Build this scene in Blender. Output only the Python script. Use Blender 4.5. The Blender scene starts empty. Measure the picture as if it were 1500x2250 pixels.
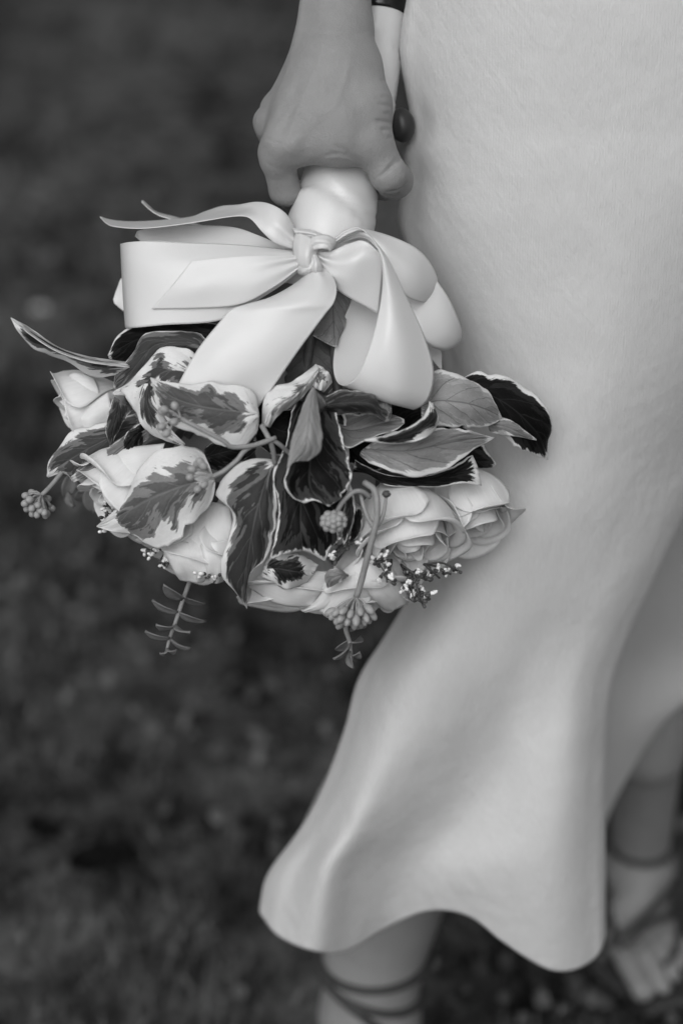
import bpy, math, random
import numpy as np
import openvdb
from mathutils import Vector

random.seed(7)
rng = np.random.default_rng(11)
R = math.radians
SC = bpy.context.scene
COL = SC.collection

# ------------------------------------------------------------------ camera
FPX = 4300.0                      # focal length in pixels of a 1500 x 2250 frame
PITCH = R(28.0)
CAM = np.array([0.0, 0.0, 1.115])
FWD = np.array([0.0, math.cos(PITCH), -math.sin(PITCH)])
UPV = np.array([0.0, math.sin(PITCH), math.cos(PITCH)])
RGT = np.array([1.0, 0.0, 0.0])
D0 = 1.075                        # distance of the bouquet and the hand
cam_data = bpy.data.cameras.new('camera')
cam = bpy.data.objects.new('camera', cam_data)
COL.objects.link(cam)
cam.location = CAM
cam.rotation_euler = (R(90) - PITCH, 0, 0)
cam_data.sensor_fit = 'VERTICAL'
cam_data.sensor_height = 36.0
cam_data.lens = FPX / 2250 * 36
cam_data.clip_start = 0.05
cam_data.clip_end = 300
cam_data.dof.use_dof = True
cam_data.dof.focus_distance = 1.055
cam_data.dof.aperture_fstop = 3.3
SC.camera = cam

# ------------------------------------------------------------------ sky, sun, exposure
SUN_EL, SUN_AZ = R(44), R(-162)     # azimuth of the sun measured from +Y towards +X
world = bpy.data.worlds.new('World')
SC.world = world
world.use_nodes = True
wn, wl = world.node_tree.nodes, world.node_tree.links
sky = wn.new('ShaderNodeTexSky')
sky.sky_type = 'NISHITA'
sky.sun_disc = False
sky.sun_elevation = SUN_EL
sky.sun_rotation = SUN_AZ
sky.air_density = 1.0
sky.dust_density = 4.0
bw = wn.new('ShaderNodeRGBToBW')      # black and white photograph: grey light only
wl.new(sky.outputs[0], bw.inputs[0])
wl.new(bw.outputs[0], wn['Background'].inputs[0])
wn['Background'].inputs[1].default_value = 0.13
sun_d = bpy.data.lights.new('sun', 'SUN')
sun_d.energy = 1.45
sun_d.angle = R(55)
sun_d.color = (1, 1, 1)
sun = bpy.data.objects.new('sun', sun_d)
COL.objects.link(sun)
sdir = Vector((math.sin(SUN_AZ) * math.cos(SUN_EL), math.cos(SUN_AZ) * math.cos(SUN_EL), math.sin(SUN_EL)))
sun.rotation_euler = sdir.to_track_quat('Z', 'Y').to_euler()
SC.view_settings.view_transform = 'Standard'
SC.view_settings.look = 'None'
SC.view_settings.gamma = 1.0
SC.view_settings.exposure = -0.22
SC.view_settings.use_curve_mapping = False

# ------------------------------------------------------------------ helpers
def P(px, py, d=0.0):
    """place of something seen at (px, py), d millimetres in front of the bouquet's plane"""
    z = D0 - d / 1000.0
    return CAM + RGT * ((px - 750) / FPX * z) + UPV * ((1125 - py) / FPX * z) + FWD * z

def W(px, py, yh):
    """the same for something standing yh metres away over the ground"""
    t = (1125 - py) / FPX
    z = yh / (math.cos(PITCH) + t * math.sin(PITCH))
    return CAM + RGT * ((px - 750) / FPX * z) + UPV * (t * z) + FWD * z

def mesh_obj(name, verts, faces, mat, parent=None, smooth=True, uv=None, lp=None, mats=None):
    me = bpy.data.meshes.new(name)
    me.from_pydata([tuple(map(float, v)) for v in verts], [], faces)
    for m in (mats or [mat]):
        me.materials.append(m)
    if smooth:
        me.polygons.foreach_set('use_smooth', [True] * len(me.polygons))
    if uv is not None:
        ul = me.uv_layers.new(name='UVMap')
        li = np.zeros(len(me.loops), dtype=np.int32)
        me.loops.foreach_get('vertex_index', li)
        ul.data.foreach_set('uv', np.asarray(uv, dtype=np.float32)[li].ravel())
    if lp is not None:
        at = me.attributes.new('lp', 'FLOAT_VECTOR', 'POINT')
        at.data.foreach_set('vector', np.tile(np.asarray(lp, dtype=np.float32), len(verts)))
    me.update()
    o = bpy.data.objects.new(name, me)
    COL.objects.link(o)
    if parent is not None:
        o.parent = parent
    return o

def empty(name, loc=(0, 0, 0)):
    o = bpy.data.objects.new(name, None)
    o.empty_display_size = 0.05
    COL.objects.link(o)
    return o

def tag(o, label=None, cat=None, group=None, kind=None):
    if label: o['label'] = label
    if cat: o['category'] = cat
    if group: o['group'] = group
    if kind: o['kind'] = kind
    return o

def catmull(pts, n, param='chord'):
    p = np.asarray(pts, dtype=float)
    k = len(p)
    if k == 2:
        t = np.linspace(0, 1, n)[:, None]
        return p[0] * (1 - t) + p[1] * t
    ext = np.vstack([2 * p[0] - p[1], p, 2 * p[-1] - p[-2]])
    if param == 'chord':
        seg = np.maximum(np.linalg.norm(np.diff(p, axis=0), axis=1), 1e-9)
        knots = np.concatenate([[0], np.cumsum(seg)])
        knots /= knots[-1]
    else:
        knots = np.linspace(0, 1, k)
    s = np.linspace(0, 1, n)
    idx = np.clip(np.searchsorted(knots, s, side='right') - 1, 0, k - 2)
    f = ((s - knots[idx]) / np.maximum(knots[idx + 1] - knots[idx], 1e-9))[:, None]
    a, b, c, d = ext[idx], ext[idx + 1], ext[idx + 2], ext[idx + 3]
    return 0.5 * ((2 * b) + (-a + c) * f + (2 * a - 5 * b + 4 * c - d) * f ** 2 + (-a + 3 * b - 3 * c + d) * f ** 3)

def loft_grid(rails, nu, nv, raw=False, param='chord'):
    """rails run along u; the surface is interpolated across them (v)"""
    rs = []
    for r in rails:
        w = np.array([p if raw else P(*p) for p in r])
        rs.append(catmull(w, nu, param))
    rs = np.array(rs)                           # k, nu, 3
    out = np.zeros((nu, nv, 3))
    for i in range(nu):
        out[i] = catmull(rs[:, i], nv, 'uniform')
    return out

def grid_faces(nu, nv, flip=False, close=False):
    f = []
    for i in range(nu - 1):
        for j in range(nv - 1 if not close else nv):
            a, b, c, d = i * nv + j, i * nv + (j + 1) % nv, (i + 1) * nv + (j + 1) % nv, (i + 1) * nv + j
            f.append((a, d, c, b) if flip else (a, b, c, d))
    return f

def grid_obj(name, g, mats, parent=None, flip=False, lp=None, thick=0.0, rim=None):
    nu, nv = g.shape[:2]
    uu, vv = np.meshgrid(np.linspace(0, 1, nu), np.linspace(-1, 1, nv), indexing='ij')
    uv = np.stack([uu.ravel(), vv.ravel()], 1)
    o = mesh_obj(name, g.reshape(-1, 3), grid_faces(nu, nv, flip), None, parent, True, uv, lp, mats=mats)
    if thick:
        m = o.modifiers.new('thickness', 'SOLIDIFY')
        m.thickness = thick
        m.offset = 0
        if len(mats) > 1:
            m.material_offset = 1
            m.material_offset_rim = len(mats) - 1
    return o

def tube_geo(pts, radii, ns=10, cap=True):
    pts = np.asarray(pts, float)
    n = len(pts)
    radii = np.asarray(radii, float) if np.ndim(radii) else np.full(n, float(radii))
    tan = np.gradient(pts, axis=0)
    tan /= np.maximum(np.linalg.norm(tan, axis=1, keepdims=True), 1e-9)
    ref = np.array([0.31, 0.87, 0.38])
    V, F = [], []
    for i in range(n):
        a = np.cross(tan[i], ref); a /= max(np.linalg.norm(a), 1e-9)
        b = np.cross(tan[i], a)
        for k in range(ns):
            t = 2 * math.pi * k / ns
            V.append(pts[i] + radii[i] * (math.cos(t) * a + math.sin(t) * b))
    F += grid_faces(n, ns, False, True)
    if cap:
        F.append(tuple(range(ns - 1, -1, -1)))
        F.append(tuple((n - 1) * ns + k for k in range(ns)))
    return V, F

def tube(name, pts, radii, mat, parent=None, ns=10, n=None, raw=False):
    w = np.array([p if raw else P(*p) for p in pts])
    m = n or max(6, len(w) * 4)
    rad = np.asarray(radii, float) if np.ndim(radii) else np.full(len(w), float(radii))
    c = catmull(np.hstack([w, rad[:, None]]), m)
    V, F = tube_geo(c[:, :3], np.maximum(c[:, 3], 1e-5), ns)
    return mesh_obj(name, V, F, mat, parent)

def merge_geo(parts):
    V, F = [], []
    for v, f in parts:
        k = len(V)
        V += list(v)
        F += [tuple(i + k for i in q) for q in f]
    return V, F

def ball_geo(c, r, axis=None, stretch=1.0, nu=8, nv=10):
    """small ball, stretched along axis"""
    c = np.asarray(c, float)
    ax = np.array([0, 0, 1.0]) if axis is None else np.asarray(axis, float) / np.linalg.norm(axis)
    ref = np.array([0.31, 0.87, 0.38])
    a = np.cross(ax, ref); a /= np.linalg.norm(a); b = np.cross(ax, a)
    V = []
    for i in range(nu + 1):
        ph = math.pi * i / nu
        for k in range(nv):
            t = 2 * math.pi * k / nv
            V.append(c + r * (math.sin(ph) * (math.cos(t) * a + math.sin(t) * b) + stretch * math.cos(ph) * ax))
    return V, grid_faces(nu + 1, nv, True, True)

# ------------------------------------------------------------------ signed distance modelling
def roundcone(X, a, b, ra, rb):
    a, b = np.asarray(a, float), np.asarray(b, float)
    ba = b - a
    L2 = max(float(ba @ ba), 1e-12)
    h = np.clip(((X - a) @ ba) / L2, 0, 1)
    q = X - a - h[..., None] * ba
    return np.sqrt((q * q).sum(-1)) - (ra + (rb - ra) * h)

def smin(a, b, k):
    h = np.maximum(k - np.abs(a - b), 0) / k
    return np.minimum(a, b) - h * h * k * 0.25

def sdf_mesh(prims, lo, hi, vox, cuts=()):
    """prims: (a, b, ra, rb, k) smooth-united in order; returns verts and faces"""
    lo, hi = np.asarray(lo, float), np.asarray(hi, float)
    n = np.ceil((hi - lo) / vox).astype(int) + 1
    ax = [lo[i] + vox * np.arange(n[i]) for i in range(3)]
    D = np.full(tuple(n), 1e3, dtype=np.float32)
    def window(a, b, m):
        mn, mx = np.minimum(a, b) - m, np.maximum(a, b) + m
        sl = []
        for i in range(3):
            s = int(np.clip(np.floor((mn[i] - lo[i]) / vox), 0, n[i]))
            e = int(np.clip(np.ceil((mx[i] - lo[i]) / vox) + 1, 0, n[i]))
            sl.append(slice(s, e))
        return tuple(sl)
    def pts(sl):
        return np.stack(np.meshgrid(ax[0][sl[0]], ax[1][sl[1]], ax[2][sl[2]], indexing='ij'), -1)
    for a, b, ra, rb, k in prims:
        a, b = np.asarray(a, float), np.asarray(b, float)
        sl = window(a, b, max(ra, rb) + k * 1.5 + 4 * vox)
        if any(s.start >= s.stop for s in sl):
            continue
        D[sl] = smin(D[sl], roundcone(pts(sl), a, b, ra, rb), k)
    for a, b, ra, rb, k in cuts:
        a, b = np.asarray(a, float), np.asarray(b, float)
        sl = window(a, b, max(ra, rb) + k * 1.5 + 4 * vox)
        D[sl] = -smin(-D[sl], roundcone(pts(sl), a, b, ra, rb), k)
    D = np.clip(D, -4 * vox, 4 * vox)
    g = openvdb.FloatGrid(float(4 * vox))
    g.copyFromArray(D.astype(np.float32))
    p, q = g.convertToQuads(0.0)
    p = np.asarray(p) * vox + lo
    return p, [tuple(int(i) for i in f[::-1]) for f in q]

# ------------------------------------------------------------------ materials
def nodes_of(name):
    m = bpy.data.materials.new(name)
    m.use_nodes = True
    nt = m.node_tree
    return m, nt, nt.nodes, nt.links, nt.nodes['Principled BSDF']

class G:
    """tiny node graph helper"""
    def __init__(s, nt): s.nt = nt
    def n(s, t, **kw):
        x = s.nt.nodes.new(t)
        for k, v in kw.items(): setattr(x, k, v)
        return x
    def put(s, sock, v):
        if hasattr(v, 'is_output') or isinstance(v, bpy.types.NodeSocket): s.nt.links.new(v, sock)
        else: sock.default_value = v
    def m(s, op, a, b=0.0, c=None):
        x = s.n('ShaderNodeMath', operation=op)
        s.put(x.inputs[0], a); s.put(x.inputs[1], b)
        if c is not None: s.put(x.inputs[2], c)
        return x.outputs[0]
    def vec(s, a, b, c):
        x = s.n('ShaderNodeCombineXYZ')
        s.put(x.inputs[0], a); s.put(x.inputs[1], b); s.put(x.inputs[2], c)
        return x.outputs[0]
    def noise(s, v, scale, detail=2.0, rough=0.5):
        x = s.n('ShaderNodeTexNoise')
        if v is not None: s.put(x.inputs['Vector'], v)
        x.inputs['Scale'].default_value = scale
        x.inputs['Detail'].default_value = detail
        x.inputs['Roughness'].default_value = rough
        return x.outputs[0]
    def step(s, v, a, b, lo=0.0, hi=1.0):
        x = s.n('ShaderNodeMapRange', interpolation_type='SMOOTHSTEP')
        s.put(x.inputs[0], v); s.put(x.inputs[1], a); s.put(x.inputs[2], b)
        s.put(x.inputs[3], lo); s.put(x.inputs[4], hi)
        return x.outputs[0]
    def mix(s, f, a, b):
        x = s.n('ShaderNodeMix', data_type='FLOAT')
        s.put(x.inputs[0], f); s.put(x.inputs[2], a); s.put(x.inputs[3], b)
        return x.outputs[0]
    def bump(s, h, strength, dist):
        x = s.n('ShaderNodeBump')
        x.inputs['Strength'].default_value = strength
        x.inputs['Distance'].default_value = dist
        s.put(x.inputs['Height'], h)
        return x.outputs[0]

def simple(name, col, rough=0.5, spec=0.4, var=0.12, scale=60.0, bump=0.0, bscale=200.0, bdist=0.001, sss=0.0, trans=0.0, sheen=0.0):
    m, nt, N, L, b = nodes_of(name)
    g = G(nt)
    tc = g.n('ShaderNodeTexCoord').outputs['Object']
    nz = g.noise(tc, scale, 4.0, 0.6)
    c = g.m('MULTIPLY', col, g.m('ADD', 1 - var, g.m('MULTIPLY', nz, 2 * var)))
    g.put(b.inputs['Base Color'], g.vec(c, c, c))
    b.inputs['Roughness'].default_value = rough
    b.inputs['Specular IOR Level'].default_value = spec
    if sheen: b.inputs['Sheen Weight'].default_value = sheen
    if sss:
        b.inputs['Subsurface Weight'].default_value = sss
        b.inputs['Subsurface Radius'].default_value = (1, 1, 1)
        b.inputs['Subsurface Scale'].default_value = 0.003
    if bump:
        g.put(b.inputs['Normal'], g.bump(g.noise(tc, bscale, 3.0, 0.6), bump, bdist))
    return m

def translucent(m, col, f):
    """mix some light coming through a thin sheet"""
    nt = m.node_tree
    b = nt.nodes['Principled BSDF']
    out = nt.nodes['Material Output']
    t = nt.nodes.new('ShaderNodeBsdfTranslucent')
    src = b.inputs['Base Color']
    if src.is_linked: nt.links.new(src.links[0].from_socket, t.inputs[0])
    else: t.inputs[0].default_value = (col, col, col, 1)
    x = nt.nodes.new('ShaderNodeMixShader')
    x.inputs[0].default_value = f
    nt.links.new(b.outputs[0], x.inputs[1]); nt.links.new(t.outputs[0], x.inputs[2])
    nt.links.new(x.outputs[0], out.inputs[0])
    return m

def leaf_material(name, under=False):
    m, nt, N, L, b = nodes_of(name)
    g = G(nt)
    uv = g.n('ShaderNodeUVMap').outputs[0]
    sep = g.n('ShaderNodeSeparateXYZ'); L.new(uv, sep.inputs[0])
    u, v = sep.outputs[0], sep.outputs[1]
    at = g.n('ShaderNodeAttribute', attribute_name='lp')
    sp = g.n('ShaderNodeSeparateXYZ'); L.new(at.outputs['Vector'], sp.inputs[0])
    margin, seed, tone = sp.outputs[0], sp.outputs[1], sp.outputs[2]
    a = g.m('ABSOLUTE', v)
    side = g.m('SIGN', v)
    s = g.m('SUBTRACT', u, g.m('MULTIPLY', a, 0.42))          # constant along a side vein
    sd = g.m('ADD', seed, g.m('MULTIPLY', side, 3.7))
    n1 = g.noise(g.vec(g.m('MULTIPLY', s, 13.0), g.m('MULTIPLY', a, 1.9), sd), 1.0, 4.0, 0.66)
    n2 = g.noise(g.vec(g.m('MULTIPLY', s, 10.0), g.m('MULTIPLY', a, 2.2), g.m('ADD', sd, 11.3)), 1.0, 3.5, 0.62)
    n3 = g.noise(g.vec(g.m('MULTIPLY', u, 40.0), g.m('MULTIPLY', v, 18.0), sd), 1.0, 2.0, 0.6)
    tip = g.m('MULTIPLY', g.m('SUBTRACT', 1.0, u), 2.4)
    bas = g.m('ADD', g.m('MULTIPLY', u, 3.0), 0.1)
    e = g.m('MINIMUM', g.m('MINIMUM', g.m('SUBTRACT', 1.0, a), tip), bas)
    e1 = g.m('ADD', e, g.m('MULTIPLY', g.m('SUBTRACT', n1, 0.5), g.m('ADD', 0.16, g.m('MULTIPLY', margin, 2.6))))
    e1 = g.m('ADD', e1, g.m('MULTIPLY', g.m('SUBTRACT', n3, 0.5), 0.10))
    wan = g.noise(g.vec(g.m('MULTIPLY', u, 3.2), g.m('MULTIPLY', side, 5.0), g.m('ADD', sd, 4.1)), 1.0, 2.0, 0.5)
    margin0 = margin
    margin = g.m('MULTIPLY', margin, g.step(wan, 0.3, 0.7, 0.25, 1.75))
    cream = g.step(g.m('SUBTRACT', e1, margin), -0.025, 0.025, 1.0, 0.0)
    e2 = g.m('ADD', e, g.m('MULTIPLY', g.m('SUBTRACT', n2, 0.5), 2.2))
    mid = g.step(g.m('SUBTRACT', e2, g.m('ADD', margin, 0.22)), -0.02, 0.02, 1.0, 0.0)
    # side veins and midrib
    fr = g.m('ABSOLUTE', g.m('SUBTRACT', g.m('FRACT', g.m('ADD', g.m('MULTIPLY', s, 5.0), g.m('MULTIPLY', n2, 0.45))), 0.5))
    vein = g.step(fr, 0.012, 0.045, 1.0, 0.0)
    vein = g.m('MULTIPLY', vein, g.step(a, 0.75, 0.95, 1.0, 0.0))
    rib = g.step(a, 0.012, 0.045, 1.0, 0.0)
    vein = g.m('MAXIMUM', vein, rib)
    vo = g.n('ShaderNodeTexVoronoi', feature='DISTANCE_TO_EDGE')
    g.put(vo.inputs['Vector'], g.vec(g.m('MULTIPLY', u, 16.0), g.m('MULTIPLY', v, 8.0), sd))
    vo.inputs['Scale'].default_value = 1.0
    fine = g.step(vo.outputs[0], 0.0, 0.06, 1.0, 0.0)
    if not under:
        dark = g.m('MULTIPLY', g.m('ADD', 0.005, g.m('MULTIPLY', g.m('MULTIPLY', tone, tone), 0.14)), g.m('ADD', 0.75, g.m('MULTIPLY', n3, 0.5)))
        midc = g.m('MULTIPLY', g.m('ADD', 0.018, g.m('MULTIPLY', tone, 0.24)), g.m('ADD', 0.8, g.m('MULTIPLY', n3, 0.4)))
        c = g.mix(mid, dark, midc)
        c = g.mix(g.m('MULTIPLY', vein, 0.35), c, g.m('ADD', midc, 0.03))
        c = g.mix(cream, c, g.m('ADD', 0.66, g.m('MULTIPLY', n3, 0.14)))
        rough, spec = 0.55, 0.12
    else:
        base = g.m('MULTIPLY', g.m('ADD', 0.06, g.m('MULTIPLY', tone, 0.24)), g.m('ADD', 0.8, g.m('MULTIPLY', n3, 0.4)))
        c = g.mix(g.m('MULTIPLY', mid, 0.5), base, g.m('MULTIPLY', base, 1.5))
        c = g.mix(g.m('MULTIPLY', fine, 0.18), c, g.m('MULTIPLY', base, 0.5))
        c = g.mix(g.m('MULTIPLY', vein, 0.7), c, g.m('MULTIPLY', base, 0.35))
        c = g.mix(g.m('MULTIPLY', cream, 0.9), c, 0.66)
        rough, spec = 0.6, 0.25
    g.put(b.inputs['Base Color'], g.vec(c, c, c))
    b.inputs['Roughness'].default_value = rough
    b.inputs['Specular IOR Level'].default_value = spec
    h = g.m('ADD', g.m('MULTIPLY', vein, -0.6 if not under else 0.7), g.m('ADD', g.m('MULTIPLY', n3, 0.35), g.m('MULTIPLY', fine, -0.2)))
    g.put(b.inputs['Normal'], g.bump(h, 0.5, 0.0006))
    return translucent(m, 0.1, 0.08)

def petal_material():
    m, nt, N, L, b = nodes_of('rose petal')
    g = G(nt)
    uv = g.n('ShaderNodeUVMap').outputs[0]
    sep = g.n('ShaderNodeSeparateXYZ'); L.new(uv, sep.inputs[0])
    u, v = sep.outputs[0], sep.outputs[1]
    at = g.n('ShaderNodeAttribute', attribute_name='lp')
    sp = g.n('ShaderNodeSeparateXYZ'); L.new(at.outputs['Vector'], sp.inputs[0])
    st = g.noise(g.vec(g.m('MULTIPLY', v, 22.0), g.m('MULTIPLY', u, 2.5), sp.outputs[1]), 1.0, 3.0, 0.6)
    bl = g.noise(g.vec(g.m('MULTIPLY', v, 2.0), g.m('MULTIPLY', u, 2.0), sp.outputs[1]), 1.0, 3.0, 0.6)
    c = g.m('MULTIPLY', 0.86, g.m('ADD', 0.80, g.m('ADD', g.m('MULTIPLY', st, 0.14), g.m('MULTIPLY', bl, 0.26))))
    g.put(b.inputs['Base Color'], g.vec(c, c, c))
    b.inputs['Roughness'].default_value = 0.55
    b.inputs['Specular IOR Level'].default_value = 0.3
    b.inputs['Sheen Weight'].default_value = 0.15
    g.put(b.inputs['Normal'], g.bump(st, 0.35, 0.0005))
    return translucent(m, 0.75, 0.30)

def ribbon_material():
    m, nt, N, L, b = nodes_of('white satin ribbon')
    g = G(nt)
    uv = g.n('ShaderNodeUVMap').outputs[0]
    sep = g.n('ShaderNodeSeparateXYZ'); L.new(uv, sep.inputs[0])
    u, v = sep.outputs[0], sep.outputs[1]
    tc = g.n('ShaderNodeTexCoord').outputs['Object']
    weave = g.noise(g.vec(g.m('MULTIPLY', u, 30.0), g.m('MULTIPLY', v, 220.0), 0.0), 1.0, 2.0, 0.6)
    fine = g.noise(tc, 1800.0, 2.0, 0.6)
    broad = g.noise(tc, 55.0, 3.0, 0.5)
    picot = g.m('MULTIPLY', g.m('SINE', g.m('MULTIPLY', u, 520.0)), g.step(g.m('ABSOLUTE', v), 0.95, 0.975, 0.0, 1.0))
    edge = g.step(g.m('ABSOLUTE', v), 0.94, 0.97, 0.0, 1.0)
    c = g.m('ADD', 0.75, g.m('ADD', g.m('MULTIPLY', fine, 0.05), g.m('MULTIPLY', edge, 0.02)))
    g.put(b.inputs['Base Color'], g.vec(c, c, c))
    b.inputs['Roughness'].default_value = 0.31
    b.inputs['Specular IOR Level'].default_value = 0.6
    b.inputs['Anisotropic'].default_value = 0.5
    b.inputs['Sheen Weight'].default_value = 0.05
    h = g.m('ADD', g.m('ADD', g.m('MULTIPLY', weave, 0.15), g.m('MULTIPLY', broad, 1.6)), g.m('ADD', g.m('MULTIPLY', picot, 0.35), g.m('MULTIPLY', edge, 0.5)))
    g.put(b.inputs['Normal'], g.bump(h, 0.35, 0.0006))
    return translucent(m, 0.8, 0.22)

def dress_material():
    m, nt, N, L, b = nodes_of('pale crepe satin')
    g = G(nt)
    tc = g.n('ShaderNodeTexCoord').outputs['Object']
    sep = g.n('ShaderNodeSeparateXYZ'); L.new(tc, sep.inputs[0])
    x, y, z = sep.outputs
    warp = g.noise(tc, 9.0, 2.0, 0.5)
    rib = g.m('SINE', g.m('ADD', g.m('MULTIPLY', x, 4200.0), g.m('MULTIPLY', warp, 30.0)))
    grain = g.noise(g.vec(g.m('MULTIPLY', x, 2600.0), g.m('MULTIPLY', y, 2600.0), g.m('MULTIPLY', z, 600.0)), 1.0, 3.0, 0.7)
    cru = g.noise(g.vec(g.m('MULTIPLY', x, 160.0), g.m('MULTIPLY', y, 90.0), g.m('MULTIPLY', z, 110.0)), 1.0, 5.0, 0.65)
    soft = g.noise(tc, 16.0, 3.0, 0.55)
    weave = g.noise(g.vec(g.m('MULTIPLY', x, 1000.0), g.m('MULTIPLY', y, 400.0), g.m('MULTIPLY', z, 170.0)), 1.0, 3.0, 0.7)
    pull = g.noise(g.vec(g.m('ADD', g.m('MULTIPLY', x, 70.0), g.m('MULTIPLY', z, 48.0)), g.m('MULTIPLY', y, 12.0), g.m('SUBTRACT', g.m('MULTIPLY', z, 14.0), g.m('MULTIPLY', x, 9.0))), 1.0, 4.0, 0.6)
    c = g.m('MULTIPLY', 0.56, g.m('ADD', 0.86, g.m('ADD', g.m('MULTIPLY', weave, 0.16), g.m('MULTIPLY', soft, 0.10))))
    g.put(b.inputs['Base Color'], g.vec(c, c, c))
    b.inputs['Roughness'].default_value = 0.5
    b.inputs['Specular IOR Level'].default_value = 0.35
    b.inputs['Sheen Weight'].default_value = 0.2
    h = g.m('ADD', g.m('ADD', g.m('MULTIPLY', rib, 0.035), g.m('MULTIPLY', grain, 0.16)), g.m('ADD', g.m('ADD', g.m('MULTIPLY', cru, 0.75), g.m('MULTIPLY', weave, 0.38)), g.m('ADD', g.m('MULTIPLY', pull, 1.3), g.m('MULTIPLY', soft, 4.0))))
    g.put(b.inputs['Normal'], g.bump(h, 0.6, 0.0012))
    return m

def skin_material():
    m, nt, N, L, b = nodes_of('skin')
    g = G(nt)
    tc = g.n('ShaderNodeTexCoord').outputs['Object']
    mot = g.noise(tc, 55.0, 4.0, 0.6)
    mot2 = g.noise(tc, 210.0, 3.0, 0.6)
    c = g.m('MULTIPLY', 0.255, g.m('ADD', 0.80, g.m('ADD', g.m('MULTIPLY', mot, 0.28), g.m('MULTIPLY', mot2, 0.12))))
    g.put(b.inputs['Base Color'], g.vec(c, c, c))
    b.inputs['Roughness'].default_value = 0.5
    b.inputs['Specular IOR Level'].default_value = 0.35
    b.inputs['Subsurface Weight'].default_value = 0.25
    b.inputs['Subsurface Radius'].default_value = (1, 1, 1)
    b.inputs['Subsurface Scale'].default_value = 0.004
    vo = g.n('ShaderNodeTexVoronoi', feature='DISTANCE_TO_EDGE')
    g.put(vo.inputs['Vector'], tc); vo.inputs['Scale'].default_value = 900.0
    h = g.m('ADD', g.m('MULTIPLY', g.step(vo.outputs[0], 0.0, 0.2), 0.12), g.m('ADD', g.m('MULTIPLY', mot2, 0.7), g.m('MULTIPLY', g.noise(tc, 700.0, 3.0), 0.25)))
    g.put(b.inputs['Normal'], g.bump(h, 0.5, 0.0014))
    return m

def turf_tone(g, tc, lo, hi):
    a = g.noise(tc, 3.0, 4.0, 0.6); m_ = g.noise(tc, 17.0, 3.0, 0.65); f = g.noise(tc, 70.0, 2.0, 0.6)
    t = g.m('ADD', g.m('MULTIPLY', a, 0.9), g.m('MULTIPLY', m_, 1.1))
    c = g.m('MULTIPLY', g.step(t, 0.72, 1.28, lo, hi), g.m('ADD', 0.3, g.m('MULTIPLY', f, 1.4)))
    return c, m_

def ground_material():
    m, nt, N, L, b = nodes_of('dark turf')
    g = G(nt)
    c, h = turf_tone(g, g.n('ShaderNodeTexCoord').outputs['Object'], 0.010, 0.092)
    g.put(b.inputs['Base Color'], g.vec(c, c, c))
    b.inputs['Roughness'].default_value = 0.9
    b.inputs['Specular IOR Level'].default_value = 0.1
    g.put(b.inputs['Normal'], g.bump(h, 0.8, 0.02))
    return m

def grass_material():
    m, nt, N, L, b = nodes_of('grass blades')
    g = G(nt)
    c, h = turf_tone(g, g.n('ShaderNodeTexCoord').outputs['Object'], 0.014, 0.125)
    g.put(b.inputs['Base Color'], g.vec(c, c, c))
    b.inputs['Roughness'].default_value = 0.6
    b.inputs['Specular IOR Level'].default_value = 0.15
    return m

M_LEAF, M_UNDER = leaf_material('ivy leaf upper side'), leaf_material('ivy leaf underside', True)
M_RIM = simple('ivy leaf rim', 0.5, 0.6, 0.2)
M_PETAL, M_RIBBON, M_DRESS, M_SKIN = petal_material(), ribbon_material(), dress_material(), skin_material()
M_GROUND, M_GRASS = ground_material(), grass_material()
M_STEM = simple('pale green stem', 0.25, 0.5, 0.3, 0.3, 300.0, 0.3, 900.0, 0.0004)
M_STEMD = simple('dark green stem', 0.07, 0.5, 0.3, 0.3, 300.0)
M_BERRY = simple('ivy berry', 0.30, 0.45, 0.35, 0.25, 400.0, 0.25, 900.0, 0.0004)
M_BLACK = simple('glossy black band', 0.008, 0.22, 0.5, 0.2, 100.0)
M_STRAP = simple('sandal strap leather', 0.045, 0.5, 0.3, 0.2, 80.0)
M_NAIL = simple('dark nail varnish', 0.03, 0.38, 0.4, 0.1, 80.0)
M_EUC = simple('eucalyptus leaf', 0.16, 0.55, 0.3, 0.35, 350.0, 0.3, 700.0, 0.0004)
M_FLORET = simple('tiny white floret', 0.78, 0.55, 0.3, 0.15, 600.0)
M_DAISY = simple('white daisy petal', 0.55, 0.6, 0.3, 0.1, 200.0)
M_DEAD = simple('dead leaf', 0.007, 0.9, 0.02, 0.4, 60.0)

# ================================================================== the setting
def build_ground():
    xs = np.concatenate([[-60, -25, -10, -5], np.linspace(-2.5, 2.5, 101), [5, 10, 25, 60]])
    ys = np.concatenate([[-40, -15, -5, -2], np.linspace(-1, 9, 161), [12, 20, 45, 120]])
    V = np.zeros((len(xs), len(ys), 3))
    ph = rng.uniform(0, 6.28, (14, 2)); fr = rng.uniform(1.5, 9, (14, 2)) * rng.choice([-1, 1], (14, 2))
    for i, x in enumerate(xs):
        for j, y in enumerate(ys):
            h = sum(math.sin(fr[k, 0] * x + fr[k, 1] * y + ph[k, 0]) for k in range(14)) * 0.0035
            near = math.exp(-((x - 0.15) ** 2 + (y - 1.15) ** 2) / 0.5)
            V[i, j] = (x, y, h * (1 - near) - 0.012)
    f = grid_faces(len(xs), len(ys), True)
    o = mesh_obj('ground', V.reshape(-1, 3), f, M_GROUND)
    return tag(o, 'dark lawn ground under the bride', kind='structure')
build_ground()

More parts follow.
